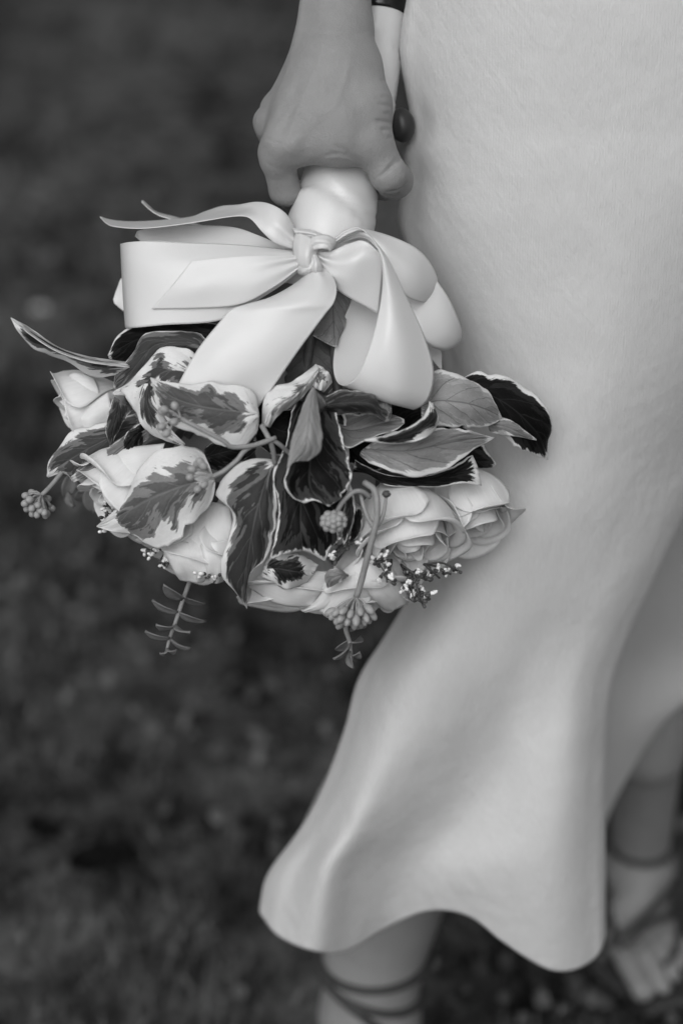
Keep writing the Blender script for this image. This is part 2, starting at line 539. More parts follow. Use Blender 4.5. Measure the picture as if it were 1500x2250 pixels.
def build_grass():
    n = 52000
    y = 0.55 + 6.6 * rng.random(n) ** 1.25
    half = 0.35 + y * 0.27
    x = (rng.random(n) * 2 - 1) * half + 0.05 * y
    clump = 0.5 + 0.5 * np.sin(x * 11 + 1.3 * np.sin(y * 7)) * np.sin(y * 9 + 1.7 * np.sin(x * 5))
    h = (0.018 + 0.03 * rng.random(n)) * (0.55 + 0.8 * clump)
    w = 0.0018 + 0.0022 * rng.random(n)
    an = rng.random(n) * 6.283
    lean = rng.random(n) * 0.9
    la = rng.random(n) * 6.283
    z0 = np.full(n, -0.02)
    b1 = np.stack([x + np.cos(an) * w, y + np.sin(an) * w, z0], 1)
    b2 = np.stack([x - np.cos(an) * w, y - np.sin(an) * w, z0], 1)
    m1 = np.stack([x + np.cos(an) * w * .7 + np.cos(la) * h * lean * .35, y + np.sin(an) * w * .7 + np.sin(la) * h * lean * .35, z0 + h * .65], 1)
    m2 = np.stack([x - np.cos(an) * w * .7 + np.cos(la) * h * lean * .35, y - np.sin(an) * w * .7 + np.sin(la) * h * lean * .35, z0 + h * .65], 1)
    tp = np.stack([x + np.cos(la) * h * lean, y + np.sin(la) * h * lean, z0 + h * (1.1 - .4 * lean)], 1)
    V = np.stack([b1, b2, m2, m1, tp], 1).reshape(-1, 3)
    me = bpy.data.meshes.new('grass')
    F = []
    for k in range(n):
        a = 5 * k
        F.append((a, a + 1, a + 2, a + 3)); F.append((a + 3, a + 2, a + 4))
    me.from_pydata(V.tolist(), [], F)
    me.materials.append(M_GRASS)
    o = bpy.data.objects.new('grass', me); COL.objects.link(o)
    return tag(o, 'short dark grass of the lawn', 'grass', kind='stuff')
build_grass()

def build_weeds():
    """low broad leaves mixed into the turf"""
    n = 15000
    y = 0.7 + 6.2 * rng.random(n) ** 1.15
    x = (rng.random(n) * 2 - 1) * (0.35 + y * 0.27) + 0.05 * y
    keep = (np.sin(x * 7 + 2 * np.sin(y * 3)) + np.sin(y * 5 + 1.5 * np.sin(x * 4)) + rng.normal(0, .8, n)) > .1
    x, y = x[keep], y[keep]; n = len(x)
    r = 0.004 + 0.007 * rng.random(n)
    z = 0.004 + 0.026 * rng.random(n)
    nx, ny = rng.normal(0, .5, n), rng.normal(-.25, .5, n)
    nrm = np.stack([nx, ny, np.ones(n)], 1); nrm /= np.linalg.norm(nrm, axis=1, keepdims=True)
    a = np.cross(nrm, np.array([1.0, 0.2, 0.0])); a /= np.linalg.norm(a, axis=1, keepdims=True)
    b = np.cross(nrm, a)
    c = np.stack([x, y, z], 1)
    an = rng.random(n) * 6.283
    V = []
    for k in range(6):
        t = an + 2 * math.pi * k / 6
        rr = r * (1.25 if k == 0 else .85)
        V.append(c + (np.cos(t) * rr)[:, None] * a + (np.sin(t) * rr * .8)[:, None] * b)
    V = np.stack(V, 1).reshape(-1, 3)
    me = bpy.data.meshes.new('weeds')
    me.from_pydata(V.tolist(), [], [tuple(range(6 * k, 6 * k + 6)) for k in range(n)])
    me.materials.append(M_GRASS)
    o = bpy.data.objects.new('weeds', me); COL.objects.link(o)
    return tag(o, 'low broad leaved weeds growing in the lawn', 'weeds', kind='stuff')
build_weeds()

# ================================================================== the person
person = empty('person')
tag(person, 'person in a pale satin dress holding the bouquet upside down by its handle', 'person')

def hp(a, ra, b, rb, k=24):
    return (P(*a), P(*b), ra / 4000.0, rb / 4000.0, k / 4000.0)

hand = [
    hp((738, -420, -8), 92, (738, -60, 4), 76),
    hp((738, -60, 4), 76, (739, 70, 9), 78, 10),
    hp((739, 70, 9), 78, (736, 150, 14), 80, 20),
    # metacarpals under the back of the hand
    hp((706, 130, 16), 52, (624, 318, 24), 50, 40),
    hp((700, 120, 8), 52, (606, 272, 6), 46, 40),
    hp((694, 130, -4), 46, (622, 225, -14), 38, 36),
    hp((742, 150, 16), 70, (742, 262, 25), 66, 50),
    hp((680, 245, 22), 58, (760, 285, 25), 54, 50),
    # knuckles on the left edge
    hp((590, 268, 2), 34, (596, 278, 4), 34, 12),
    hp((604, 335, 20), 34, (608, 348, 20), 36, 14),
    # web between index finger and thumb
    hp((668, 318, 24), 40, (740, 312, 26), 42, 36),
    hp((740, 312, 26), 42, (802, 322, 26), 40, 36),
    # thumb
    hp((786, 150, 16), 48, (806, 230, 24), 50, 40),
    hp((806, 230, 24), 50, (816, 310, 26), 44, 24),
    hp((816, 310, 26), 42, (854, 384, 22), 39, 16),
    hp((854, 384, 22), 40, (866, 396, 8), 40, 8),
    hp((866, 396, 8), 38, (842, 412, -22), 30, 12),
    # index finger
    hp((608, 342, 20), 36, (626, 418, 6), 34, 16),
    hp((626, 418, 6), 33, (642, 430, -18), 32, 10),
    hp((642, 430, -18), 32, (700, 425, -40), 31, 8),
    hp((700, 425, -40), 31, (765, 415, -38), 27, 8),
    # middle finger, its tip shows between handle and dress
    hp((595, 285, -4), 34, (612, 318, -30), 34, 12),
    hp((612, 318, -30), 34, (690, 318, -52), 32, 8),
    hp((690, 318, -52), 32, (800, 292, -50), 31, 8),
    hp((800, 292, -50), 31, (872, 273, -34), 32, 8),
    hp((872, 273, -34), 33, (880, 270, -22), 32, 8),
    # ring and little finger
    hp((604, 240, -16), 34, (620, 262, -42), 32, 12),
    hp((620, 262, -42), 32, (700, 250, -58), 30, 8),
    hp((700, 250, -58), 30, (800, 225, -52), 28, 8),
    hp((630, 205, -20), 34, (650, 215, -46), 30, 12),
    hp((650, 215, -46), 30, (730, 190, -58), 27, 8),
    hp((730, 190, -58), 27, (800, 175, -50), 25, 8),
]
# tendons: one on the left of the wrist, two fanning over the back of the hand
hand += [hp((676, 10, 14), 14, (655, 160, 20), 12, 24), hp((655, 160, 20), 12, (612, 290, 24), 10, 24),
         hp((720, 180, 30), 10, (640, 320, 34), 9, 26)]
def groove(a, b, r=4.0, k=8):
    return (P(*a), P(*b), r / 4000.0, r / 4000.0, k / 4000.0)
grooves = []
# crease of the thumb joint
grooves.append(groove((846, 430, 26), (904, 394, 22), 2.5, 8))
allp = np.array([p for a in hand for p in a[:2]])
lo, hi = allp.min(0) - 0.03, allp.max(0) + 0.03
lo[2] = max(lo[2], 0.6)
hv, hf = sdf_mesh(hand, lo, hi, 0.00078, grooves)
# wrinkles of the skin, pressed into the mesh
def project(v):
    r = v - CAM
    z = r @ FWD
    return 750 + FPX * (r @ RGT) / z, 1125 - FPX * (r @ UPV) / z, (D0 - z) * 1000
hx, hy, hd = project(hv)
push = np.zeros(len(hv))
def wrinkle(pts, depth, width):
    global push
    c = catmull([(x, y, 0) for x, y in pts], 30)[:, :2]
    d2 = np.full(len(hv), 1e9); wt = np.zeros(len(hv))
    for i, (x, y) in enumerate(c):
        d = (hx - x) ** 2 + (hy - y) ** 2
        m = d < d2
        d2[m] = d[m]; wt[m] = min(1.0, 5 * min(i, 29 - i) / 29 + .12)
    push += np.where(hd > -2, np.exp(-d2 / width ** 2) * wt * depth, 0)
for (x0, y0, x1, y1, dp) in ((834, 176, 866, 188, .45), (842, 196, 868, 203, .3), (834, 212, 870, 222, .45), (828, 229, 870, 240, .45), (838, 250, 872, 256, .4),
                             (822, 264, 874, 277, .9), (834, 284, 876, 293, .7), (846, 303, 878, 308, .5)):
    wrinkle([(x0, y0), ((x0 + x1) / 2, (y0 + y1) / 2 - 3), (x1, y1)], dp * .0014, 4.4)
for k in range(6):                       # fine lines over the thumb joint and the web
    wrinkle([(826 + 9 * k, 392 - 6 * k), (846 + 8 * k, 378 - 7 * k), (862 + 6 * k, 356 - 8 * k)], .00040, 3.6)
wrinkle([(852, 428), (880, 420), (903, 396)], .0011, 4.5)
wrinkle([(846, 422), (872, 412), (896, 388)], .0004, 3.5)
wrinkle([(700, 345), (735, 338), (765, 342), (800, 362)], .0007, 5)
wrinkle([(730, 318), (748, 326), (772, 338)], .0005, 5)
wrinkle([(690, 352), (730, 352), (770, 356)], .0004, 4)
wrinkle([(640, 55), (690, 72), (760, 78), (815, 66)], .0004, 7)
wrinkle([(650, 118), (720, 132), (790, 128)], .0003, 8)
wrinkle([(580, 300), (600, 310), (622, 318)], .0004, 5)
wrinkle([(580, 352), (600, 366), (625, 372)], .0004, 5)
for pts in ([(712, 60), (700, 130), (672, 200), (640, 280), (622, 318)], [(700, 130), (712, 190), (700, 250), (668, 300)], [(770, 110), (760, 170), (735, 230), (700, 250)]):
    wrinkle(pts, -.00055, 9)
wrinkle([(668, 150), (640, 215), (606, 262)], .0010, 11)
wrinkle([(655, 215), (632, 265), (612, 300)], .0008, 9)
wrinkle([(655, 395), (668, 372), (700, 350)], .0009, 8)
hv = hv + FWD[None, :] * push[:, None]

def w3(x, y, z): return np.array([x, y, z])
wr = P(738, -400, -8)
body_p = []
def bp(a, b, ra, rb, k=0.03): body_p.append((np.asarray(a, float), np.asarray(b, float), ra, rb, k))
elb, sho = w3(-0.012, 1.135, 1.105), w3(0.055, 1.19, 1.36)
bp(wr, elb, 0.0232, 0.038, 0.01); bp(elb, sho, 0.038, 0.048)
# trunk
for x in (0.13, 0.20, 0.27):
    bp((x, 1.185, 0.90), (0.2 + (x - 0.2) * 0.75, 1.20, 1.10), 0.088, 0.078)
    bp((0.2 + (x - 0.2) * 0.75, 1.20, 1.10), (0.2 + (x - 0.2) * 1.15, 1.20, 1.32), 0.078, 0.085)
bp(sho, (0.345, 1.2, 1.36), 0.05, 0.05)
bp((0.345, 1.2, 1.36), (0.40, 1.22, 1.10), 0.046, 0.037); bp((0.40, 1.22, 1.10), (0.39, 1.17, 0.87), 0.036, 0.022)
bp((0.2, 1.21, 1.36), (0.2, 1.2, 1.5), 0.06, 0.05)
# right leg (nearer), left leg set back
def gpt(px, py, z):
    v = RGT * ((px - 750) / FPX) + UPV * ((1125 - py) / FPX) + FWD
    return CAM + v * ((z - CAM[2]) / v[2])
RK, RA = w3(0.122, 1.125, 0.50), w3(0.021, 1.108, 0.100)
LK, LA = w3(0.282, 1.300, 0.49), W(1402, 1905, 1.335)
LS = W(1420, 1640, 1.29)
bp((0.145, 1.185, 0.88), RK, 0.08, 0.054); bp(RK, RA + w3(0.045, 0.02, 0.24), 0.052, 0.048, .02); bp(RA + w3(0.045, 0.02, 0.24), RA + w3(0.002, 0.002, .05), 0.045, 0.036, .012); bp(RA + w3(0.002, 0.002, .05), RA, 0.036, 0.034, .006)
bp((0.29, 1.195, 0.88), LK, 0.080, 0.052); bp(LK, LS, 0.046, 0.032, .012); bp(LS, LA + w3(0, 0, .02), 0.030, 0.0245, .004); bp(LA + w3(0, 0, .02), LA, 0.0245, 0.026, .003)
def foot(an, ball, toe_dir, side, r0=0.032):
    heel = an + (an - ball) * w3(0.25, 0.25, 0) + w3(0, 0, -0.055)
    bp(an, heel, r0, 0.024, 0.02)
    bp(an, an * .45 + ball * .55 + w3(0, 0, 0.008), r0 * .95, 0.019, 0.012)
    bp(heel, ball, 0.022, 0.013, 0.02)
    across = np.cross(toe_dir, w3(0, 0, 1)); across /= np.linalg.norm(across)
    for k, (off, ln, r) in enumerate(((-0.021, 0.050, 0.0100), (-0.0065, 0.052, 0.0070), (0.0055, 0.047, 0.0066), (0.0165, 0.041, 0.0064), (0.0265, 0.034, 0.0060))):
        s = ball + across * off * side - toe_dir * .004 * max(0, k - 1)
        bp(an * 0.4 + ball * 0.6 + across * off * side * 0.6 + w3(0, 0, 0.003), s, 0.0125, 0.0098, 0.006)
        kn = s + toe_dir * ln * 0.6 + across * off * side * .12 + w3(0, 0, 0.005 if k else 0.001)
        tip = s + toe_dir * ln * 1.15 + across * off * side * .2 + w3(0, 0, -0.004)
        bp(s, kn, 0.0085, r, 0.002); bp(kn, tip, r, r * 0.95, 0.0015)
LBALL = gpt(1398, 2055, 0.032)
LDIR = gpt(1450, 2150, 0.02) - LBALL; LDIR[2] = 0; LDIR /= np.linalg.norm(LDIR)
foot(LA, LBALL, LDIR, -1, .025)
RBALL = w3(0.025, 1.01, 0.026)
RDIR = w3(0.05, -1.0, 0.0); RDIR /= np.linalg.norm(RDIR)
foot(RA, RBALL, RDIR, 1)
ap = np.array([p for a in body_p for p in a[:2]])
bv, bf = sdf_mesh(body_p, ap.min(0) - 0.1, ap.max(0) + 0.1, 0.0035)
V = np.vstack([hv, bv])
F = list(hf) + [tuple(i + len(hv) for i in q) for q in bf]
body = mesh_obj('body', V, F, M_SKIN, person)
mod = body.modifiers.new('relax', 'SMOOTH'); mod.factor = 0.5; mod.iterations = 1

# sandals: thin straps wound round the ankles, a sole below
def strap_ring(c, rx, ry, tilt, tdir, rad, start=0.0, end=2 * math.pi, n=40):
    pts = []
    for k in range(n):
        t = start + (end - start) * k / (n - 1)
        x, y = rx * math.cos(t), ry * math.sin(t)
        z = tilt * (x * math.cos(tdir) + y * math.sin(tdir))
        pts.append(np.asarray(c) + w3(x, y, z))
    return pts
def sandal(an, ball, tdir, rings, cross):
    s = empty('sandal'); s.parent = person
    for c, rx, ry, tilt, td in rings:
        tube('strap', strap_ring(c, rx, ry, tilt, td, 0.003), 0.0032, M_STRAP, s, 8, 60, True)
    for pts in cross:
        tube('strap', pts, 0.0032, M_STRAP, s, 8, 40, True)
    heel = an + (an - ball) * w3(0.25, 0.25, 0)
    ac = np.cross(tdir, w3(0, 0, 1)); ac /= np.linalg.norm(ac)
    path = [heel + w3(0, 0, -0.085), an * .5 + ball * .5 + w3(0, 0, -0.052), ball + w3(0, 0, -0.022), ball + tdir * 0.07 + w3(0, 0, -0.020)]
    left = [p + ac * w for p, w in zip(path, (0.026, 0.030, 0.044, 0.026))]
    right = [p - ac * w for p, w in zip(path, (0.026, 0.030, 0.044, 0.026))]
    gsole = loft_grid([left, path, right], 20, 9, True)
    grid_obj('sole', gsole, [M_STRAP], s, thick=0.008)
    hb = heel + w3(0, 0, -0.088)
    if hb[2] > 0.012:
        tube('heel', [hb, np.array([hb[0], hb[1], -0.005])], [0.012, 0.008], M_STRAP, s, 12, 6, True)
    return s
def section(c, r=.085):
    """centre and half widths of the leg at height c[2]"""
    m = (np.abs(bv[:, 2] - c[2]) < .004) & (np.hypot(bv[:, 0] - c[0], bv[:, 1] - c[1]) < r)
    q = bv[m]
    mn, mx = q.min(0), q.max(0)
    return w3((mn[0] + mx[0]) / 2, (mn[1] + mx[1]) / 2, c[2]), (mx[0] - mn[0]) / 2 + .0015, (mx[1] - mn[1]) / 2 + .0015
def wound(c, tilt, td, n=48):
    """strap wound round the leg, following its surface"""
    pts = []
    c0, rx, ry = section(c)
    for k in range(n + 1):
        t = 2 * math.pi * k / n
        dz = tilt * (rx * math.cos(t) * math.cos(td) + ry * math.sin(t) * math.sin(td))
        c1, r1, r2 = section(c0 + w3(0, 0, dz))
        pts.append(w3(c1[0] + r1 * math.cos(t), c1[1] + r2 * math.sin(t), c0[2] + dz))
    return pts
sandal(LA, LBALL, LDIR, [],
       [wound(LA + w3(0, 0, .030), .10, 1.57), wound(LA + w3(0, 0, -.004), .55, 1.57),
        [LA + w3(0.034, -0.010, -0.008), LA * .5 + LBALL * .5 + w3(0.022, -0.016, 0.020), LBALL + w3(-0.010, -0.016, 0.020), LBALL + w3(-0.036, -0.016, -0.004)],
        [LBALL + w3(-0.022, -0.030, -0.002), LBALL + LDIR * .012 + w3(0.0, 0, 0.018), LBALL + LDIR * .006 + w3(0.028, 0.014, 0.014), LBALL + w3(0.040, 0.024, -0.006)]])
sandal(RA, RBALL, RDIR, [],
       [wound(RA + w3(0.004, 0.002, 0.058), .05, 0.0), wound(RA + w3(0.002, 0.002, 0.036), -.32, 0.2), wound(RA + w3(0.002, 0.002, 0.022), -.75, 0.2),
        [RA + w3(-0.036, -0.01, 0.0), RA * .5 + RBALL * .5 + w3(0, 0, 0.026), RBALL + w3(0.04, 0, -0.006)]])
# dark varnished nail of the fingertip that shows beside the handle
nv_, nf_ = ball_geo(P(883, 275, -17), .0072, UPV - RGT * .15, 1.35, 12, 16)
mesh_obj('fingernail', nv_, nf_, M_NAIL, person)

# dress: one long sheet of cloth closed round the body
FR = [0, .035, .09, .17, .27, .38, .50, .62, .74, .86, .95, 1.0]     # places across the near panel
LY = [-620, -60, 500, 700, 840, 1000, 1140, 1280, 1390, 1490, 1600, 1720, 1820, 1920]
LX = [935, 900, 888, 945, 975, 972, 955, 915, 853, 795, 758, 713, 660, 592]
def row(y, L, E, base, prof, tail):
    """near panel from silhouette L to right edge E, then the far side (tail)"""
    L0 = float(np.interp(y, LY, LX))
    pts = [W(L0 + (E - L0) * f + (L - L0) * math.exp(-(f / .06) ** 2), y, base + p) for f, p in zip(FR, prof)]
    tl = [W(px, y2, yh) for px, y2, yh in tail]
    return pts + [(pts[-1] + tl[0]) / 2] + tl + [W(L + 45, y - 25, base + prof[0] + .07)]
T0 = [.062, .044, .029, .016, .007, .003, .002, .003, .006, .012, .02, .03]
T1 = T0
rows = []
def top_tail(y, xr=2330): return [(xr - 380, y, 1.07), (xr - 220, y, 1.085), (xr - 110, y, 1.11), (xr, y, 1.19), (xr - 420, y, 1.33), (1150, y, 1.31)]
rows.append(row(-620, 935, 1800, 1.075, T0, top_tail(-620, 2250)))
rows.append(row(-330, 905, 1850, 1.050, T0, top_tail(-330)))
rows.append(row(-60, 902, 1870, 1.035, T0, top_tail(-60)))
rows.append(row(60, 884, 1870, 1.030, T0, top_tail(60)))
rows.append(row(125, 880, 1870, 1.028, T1, top_tail(125)))
rows.append(row(200, 893, 1870, 1.026, T1, top_tail(200)))
rows.append(row(285, 906, 1870, 1.024, T1, top_tail(285)))
rows.append(row(335, 882, 1860, 1.022, T1, top_tail(335)))
rows.append(row(400, 896, 1850, 1.020, T1, top_tail(400)))
rows.append(row(470, 874, 1840, 1.018, [.062, .044, .029, .016, .007, .003, .002, .004, .009, .017, .026, .036], top_tail(470)))
rows.append(row(560, 900, 1820, 1.016, [.062, .044, .029, .016, .007, .003, .002, .006, .014, .025, .036, .046], top_tail(560, 2300)))
rows.append(row(700, 950, 1770, 1.012, [.062, .044, .029, .016, .007, .003, .003, .010, .022, .039, .054, .066], top_tail(700, 2280)))
rows.append(row(840, 978, 1700, 1.009, [.062, .044, .029, .016, .007, .003, .004, .012, .027, .048, .066, .082], [(1800, 840, 1.09), (1880, 840, 1.10), (2000, 840, 1.10), (2180, 840, 1.18), (1850, 840, 1.33), (1150, 840, 1.31)]))
def low_tail(y, E, base, a, b):
    return [(E - 18, y - 6, base + a), (E + 60, y - 20, base + b), (max(E + 190, 1560), y - 40, base + b + .02), (2020 - (y - 900) * .3, y - 60, base + b + .05), (1720 - (y - 900) * .2, y - 150, 1.40), (1050, y - 150, 1.33)]
rows.append(row(1000, 975, 1580, 1.002, [.062, .044, .029, .014, .006, .002, .004, .012, .026, .046, .064, .082], low_tail(1000, 1580, 1.008, .11, .12)))
rows.append(row(1140, 960, 1497, 0.990, [.062, .044, .028, .012, .004, .001, .004, .012, .024, .040, .058, .080], low_tail(1140, 1497, 1.008, .13, .15)))
rows.append(row(1280, 915, 1432, 0.978, [.070, .045, .026, .010, .004, .003, .007, .014, .023, .034, .050, .072], low_tail(1280, 1432, 1.008, .15, .18)))
rows.append(row(1390, 853, 1383, 0.968, [.066, .042, .024, .010, .004, .004, .008, .016, .024, .034, .050, .072], low_tail(1390, 1383, 1.008, .16, .20)))
rows.append(row(1490, 790, 1347, 0.960, [.062, .040, .022, .007, .002, .003, .008, .016, .021, .028, .046, .070], low_tail(1490, 1347, 1.008, .17, .22)))
rows.append(row(1600, 760, 1332, 0.954, [.060, .036, .018, .005, .002, .006, .014, .020, .019, .021, .038, .066], [(1312, 1596, 1.18), (1390, 1590, 1.225), (1560, 1500, 1.245), (1790, 1440, 1.28), (1600, 1400, 1.42), (1000, 1450, 1.34)]))
rows.append(row(1720, 715, 1328, 0.950, [.060, .036, .016, .002, .005, .014, .023, .023, .014, .015, .032, .060], [(1308, 1690, 1.19), (1372, 1660, 1.235), (1530, 1520, 1.25), (1750, 1460, 1.28), (1560, 1420, 1.42), (960, 1480, 1.34)]))
rows.append(row(1820, 662, 1327, 0.948, [.060, .036, .018, -.001, .009, .024, .029, .019, .010, .011, .028, .056], [(1308, 1760, 1.195), (1360, 1705, 1.24), (1515, 1526, 1.255), (1740, 1470, 1.285), (1540, 1430, 1.42), (930, 1500, 1.34)]))
rows.append(row(1920, 590, 1327, 0.946, [.060, .032, .020, -.004, .016, .031, .028, .015, .008, .009, .026, .052], [(1308, 1830, 1.20), (1350, 1740, 1.24), (1505, 1530, 1.255), (1735, 1476, 1.285), (1530, 1436, 1.42), (900, 1510, 1.34)]))
hem = [(574, 1988, 1.005), (585, 2030, 0.977), (618, 2066, 0.961), (690, 2094, 0.945), (762, 2092, 0.963), (850, 2040, 0.983), (940, 2004, 0.979), (1030, 2016, 0.966), (1110, 2078, 0.957), (1215, 2138, 0.954), (1296, 2118, 0.970), (1327, 2060, 0.993),
       (1310, 1900, 1.200), (1343, 1768, 1.240), (1500, 1534, 1.255), (1730, 1480, 1.285), (1520, 1440, 1.420), (880, 1515, 1.340), (640, 1880, 1.120)]
hw = [W(*h) for h in hem]
rows.append(hw[:12] + [(hw[11] + hw[12]) / 2] + hw[12:])
rows = np.array(rows)                                   # rows, cols, 3
NV, NUr = 150, 200
cl = np.concatenate([rows[:, -2:], rows, rows[:, :2]], 1)
ringed = []
k = rows.shape[1]
for r in cl:
    n = NV
    s = np.linspace(0, k, n, endpoint=False)
    # more samples along the near panel
    s = np.concatenate([np.linspace(0, 11, 104, endpoint=False), np.linspace(11, k, n - 104, endpoint=False)])
    i = np.floor(s).astype(int); f = (s - i)[:, None]
    a, b, c, d = r[i + 1], r[i + 2], r[i + 3], r[np.minimum(i + 4, len(r) - 1)]
    # closed Catmull-Rom
    full = r[2:-2]
    a, b, c, d = full[(i - 1) % k], full[i % k], full[(i + 1) % k], full[(i + 2) % k]
    ringed.append(0.5 * ((2 * b) + (-a + c) * f + (2 * a - 5 * b + 4 * c - d) * f ** 2 + (-a + 3 * b - 3 * c + d) * f ** 3))
ringed = np.array(ringed)                               # rows, NV, 3
gd = np.zeros((NUr, NV, 3))
for j in range(NV):
    gd[:, j] = catmull(ringed[:, j], NUr, 'chord')
# bodice above the picture: straight up to the chest
topr = gd[0]
cx, cy = 0.2, 1.2
up_rows = []
for t, z, sc in ((1, 1.36, .70), (.75, 1.30, .80), (.5, 1.20, .80), (.25, 1.12, .80)):
    rr = topr.copy()
    rr[:, 0] = cx + (topr[:, 0] - cx) * sc
    rr[:, 1] = cy + (topr[:, 1] - cy) * min(1, sc + .12)
    rr[:, 2] = z
    up_rows.append(rr)
gd = np.concatenate([np.array(up_rows), gd], 0)
dv = gd.reshape(-1, 3)
dress = mesh_obj('dress', dv, grid_faces(gd.shape[0], NV, False, True), M_DRESS, person)
tag(dress, 'pale satin slip dress with a fluted hem')
sm = dress.modifiers.new('relax', 'SMOOTH'); sm.factor = 0.5; sm.iterations = 8
sd = dress.modifiers.new('thickness', 'SOLIDIFY'); sd.thickness = 0.0008; sd.offset = -1

# ================================================================== the bouquet
bouquet = empty('bouquet')
tag(bouquet, 'bouquet of white roses and variegated ivy leaves with white satin bow, held head down', 'bouquet')
CAMF = FWD

# ---- handle wrapped in satin
def build_handle():
    hd = empty('handle'); hd.parent = bouquet
    spec = [(-40, 838, 58, -30), (24, 832, 58, -28), (130, 817, 62, -24), (240, 796, 70, -18), (340, 766, 80, -11), (430, 741, 86, -4), (490, 728, 94, 0), (560, 708, 92, 2), (640, 690, 70, 2)]
    c = np.array([list(P(x, y, d)) + [r / 4000.0] for y, x, r, d in spec])
    cc = catmull(c, 90)
    tan = np.gradient(cc[:, :3], axis=0); tan /= np.linalg.norm(tan, axis=1, keepdims=True)
    V, uv = [], []
    ns = 72
    for i in range(len(cc)):
        a = np.cross(tan[i], -CAMF); a /= np.linalg.norm(a); b = np.cross(tan[i], a)
        for k in range(ns):
            th = 2 * math.pi * k / ns
            s = i / 89
            # overlapping turns of the wrap and a few pulled creases
            q = (s * 7.0 + 0.22 * math.sin(th + 1.0) + k / ns) % 1.0
            lay = 0.0011 * (1 - q) + 0.0004 * math.sin(5 * th + s * 40) * math.exp(-((s - .72) / .1) ** 2)
            cre = -0.0022 * math.exp(-((s - .74 - 0.03 * math.sin(th * 2)) / 0.012) ** 2) * (0.5 + 0.5 * math.sin(th * 1.0 + 2.6))
            V.append(cc[i, :3] + (cc[i, 3] + lay + cre) * (math.cos(th) * a + math.sin(th) * b))
            uv.append((k / ns * .3, 0.6 * math.sin(s * 3)))
    mesh_obj('satin_wrap', V, grid_faces(len(cc), ns, False, True), M_RIBBON, hd, True, uv)
    top = [P(846, -150, -36), P(843, -110, -34), P(838, -40, -30), P(831, 34, -28)]
    tube('black_band', top, [0.0160, 0.0162, 0.0162, 0.0162], M_BLACK, hd, 32, 20, True)
    for k in range(9):
        t = 2 * math.pi * k / 9
        e = P(849 + 34 * math.cos(t), -170 - 8 * math.sin(3 * t), -37 + 8 * math.sin(t))
        tube('stem_end', [P(846 + 30 * math.cos(t), -100, -34 + 7 * math.sin(t)), e], 0.0035, M_STEMD, hd, 8, 5, True)
build_handle()
# stems between the binding and the flower heads
for k in range(16):
    a = 2 * math.pi * k / 16
    tube('stem', [(705 + 50 * math.cos(a), 560, 14 * math.sin(a)), (690 + 100 * math.cos(a), 690, 22 * math.sin(a) - 6), (650 + 260 * math.cos(a), 960, 35 * math.sin(a) - 12)], 0.0026, M_STEMD, bouquet, 8, 14)

# ---- bow
bow = empty('ribbon_bow'); bow.parent = bouquet
_rb = [0]
KNOT = P(680, 562, 34)
def ribbon(name, rails, nu=60, nv=25, thick=0.0004, pleat=1.0):
    g = loft_grid(rails, nu, nv)
    _rb[0] += 1
    ph = _rb[0] * 1.9
    dist = np.linalg.norm(g - KNOT, axis=2)
    vv = np.linspace(-1, 1, nv)[None, :]; uu = np.linspace(0, 1, nu)[:, None]
    # gathers where the ribbon is drawn into the knot, and a faint ripple elsewhere
    h = pleat * (0.0011 * np.exp(-(dist / .020) ** 2) * np.sin(vv * 7.5 + ph) + 0.0006 * np.exp(-(dist / .035) ** 2) * np.sin(vv * 4.3 + ph * 2 + uu * 3))
    h = h + 0.00035 * np.sin(uu * 9 + vv * 1.7 + ph) * pleat
    g = g - FWD[None, None, :] * h[..., None]
    return grid_obj(name, g, [M_RIBBON], bow, thick=thick)
# thin tail waving up to the left
ribbon('tail', [[(657, 520, 18), (631, 473, 27), (597, 450, 24), (563, 444, 10), (523, 450, -6), (487, 453, -13), (450, 465, -17), (417, 477, -19), (343, 485, -20), (283, 487, -19), (243, 483, -14), (220, 476, -8)],
                [(652, 533, 26), (618, 503, 32), (590, 482, 30), (558, 463, 18), (528, 462, 8), (494, 465, 4), (451, 475, 4), (402, 486, 4), (327, 494, 4), (268, 493, 0), (238, 487, -4), (221, 477.5, -7)],
                [(645, 548, 26), (605, 534, 30), (577, 510, 30), (552, 482, 26), (533, 475, 24), (500, 477, 24), (453, 485, 24), (387, 495, 25), (310, 502, 22), (253, 498, 14), (234, 491, 4), (222, 479, -6)]], 90)
# tip of the tail behind it
ribbon('tail', [[(560, 520, -10), (450, 497, -25), (390, 478, -35), (345, 466, -38), (325, 450, -38), (314, 440, -38)],
                [(560, 535, -5), (450, 515, -15), (380, 484, -20), (348, 473, -24), (326, 458, -30), (311, 443, -36)]], 50, 9)
# tail with a cut end
ribbon('tail', [[(655, 545, 16), (607, 533, 15), (567, 517, 12), (517, 500, 8), (450, 495, 5), (387, 495, 3), (333, 500, 1), (302, 508, -1)],
                [(655, 570, 14), (600, 590, 10), (500, 590, 6), (400, 570, 3), (330, 545, 0), (297, 519, -2)]], 50)
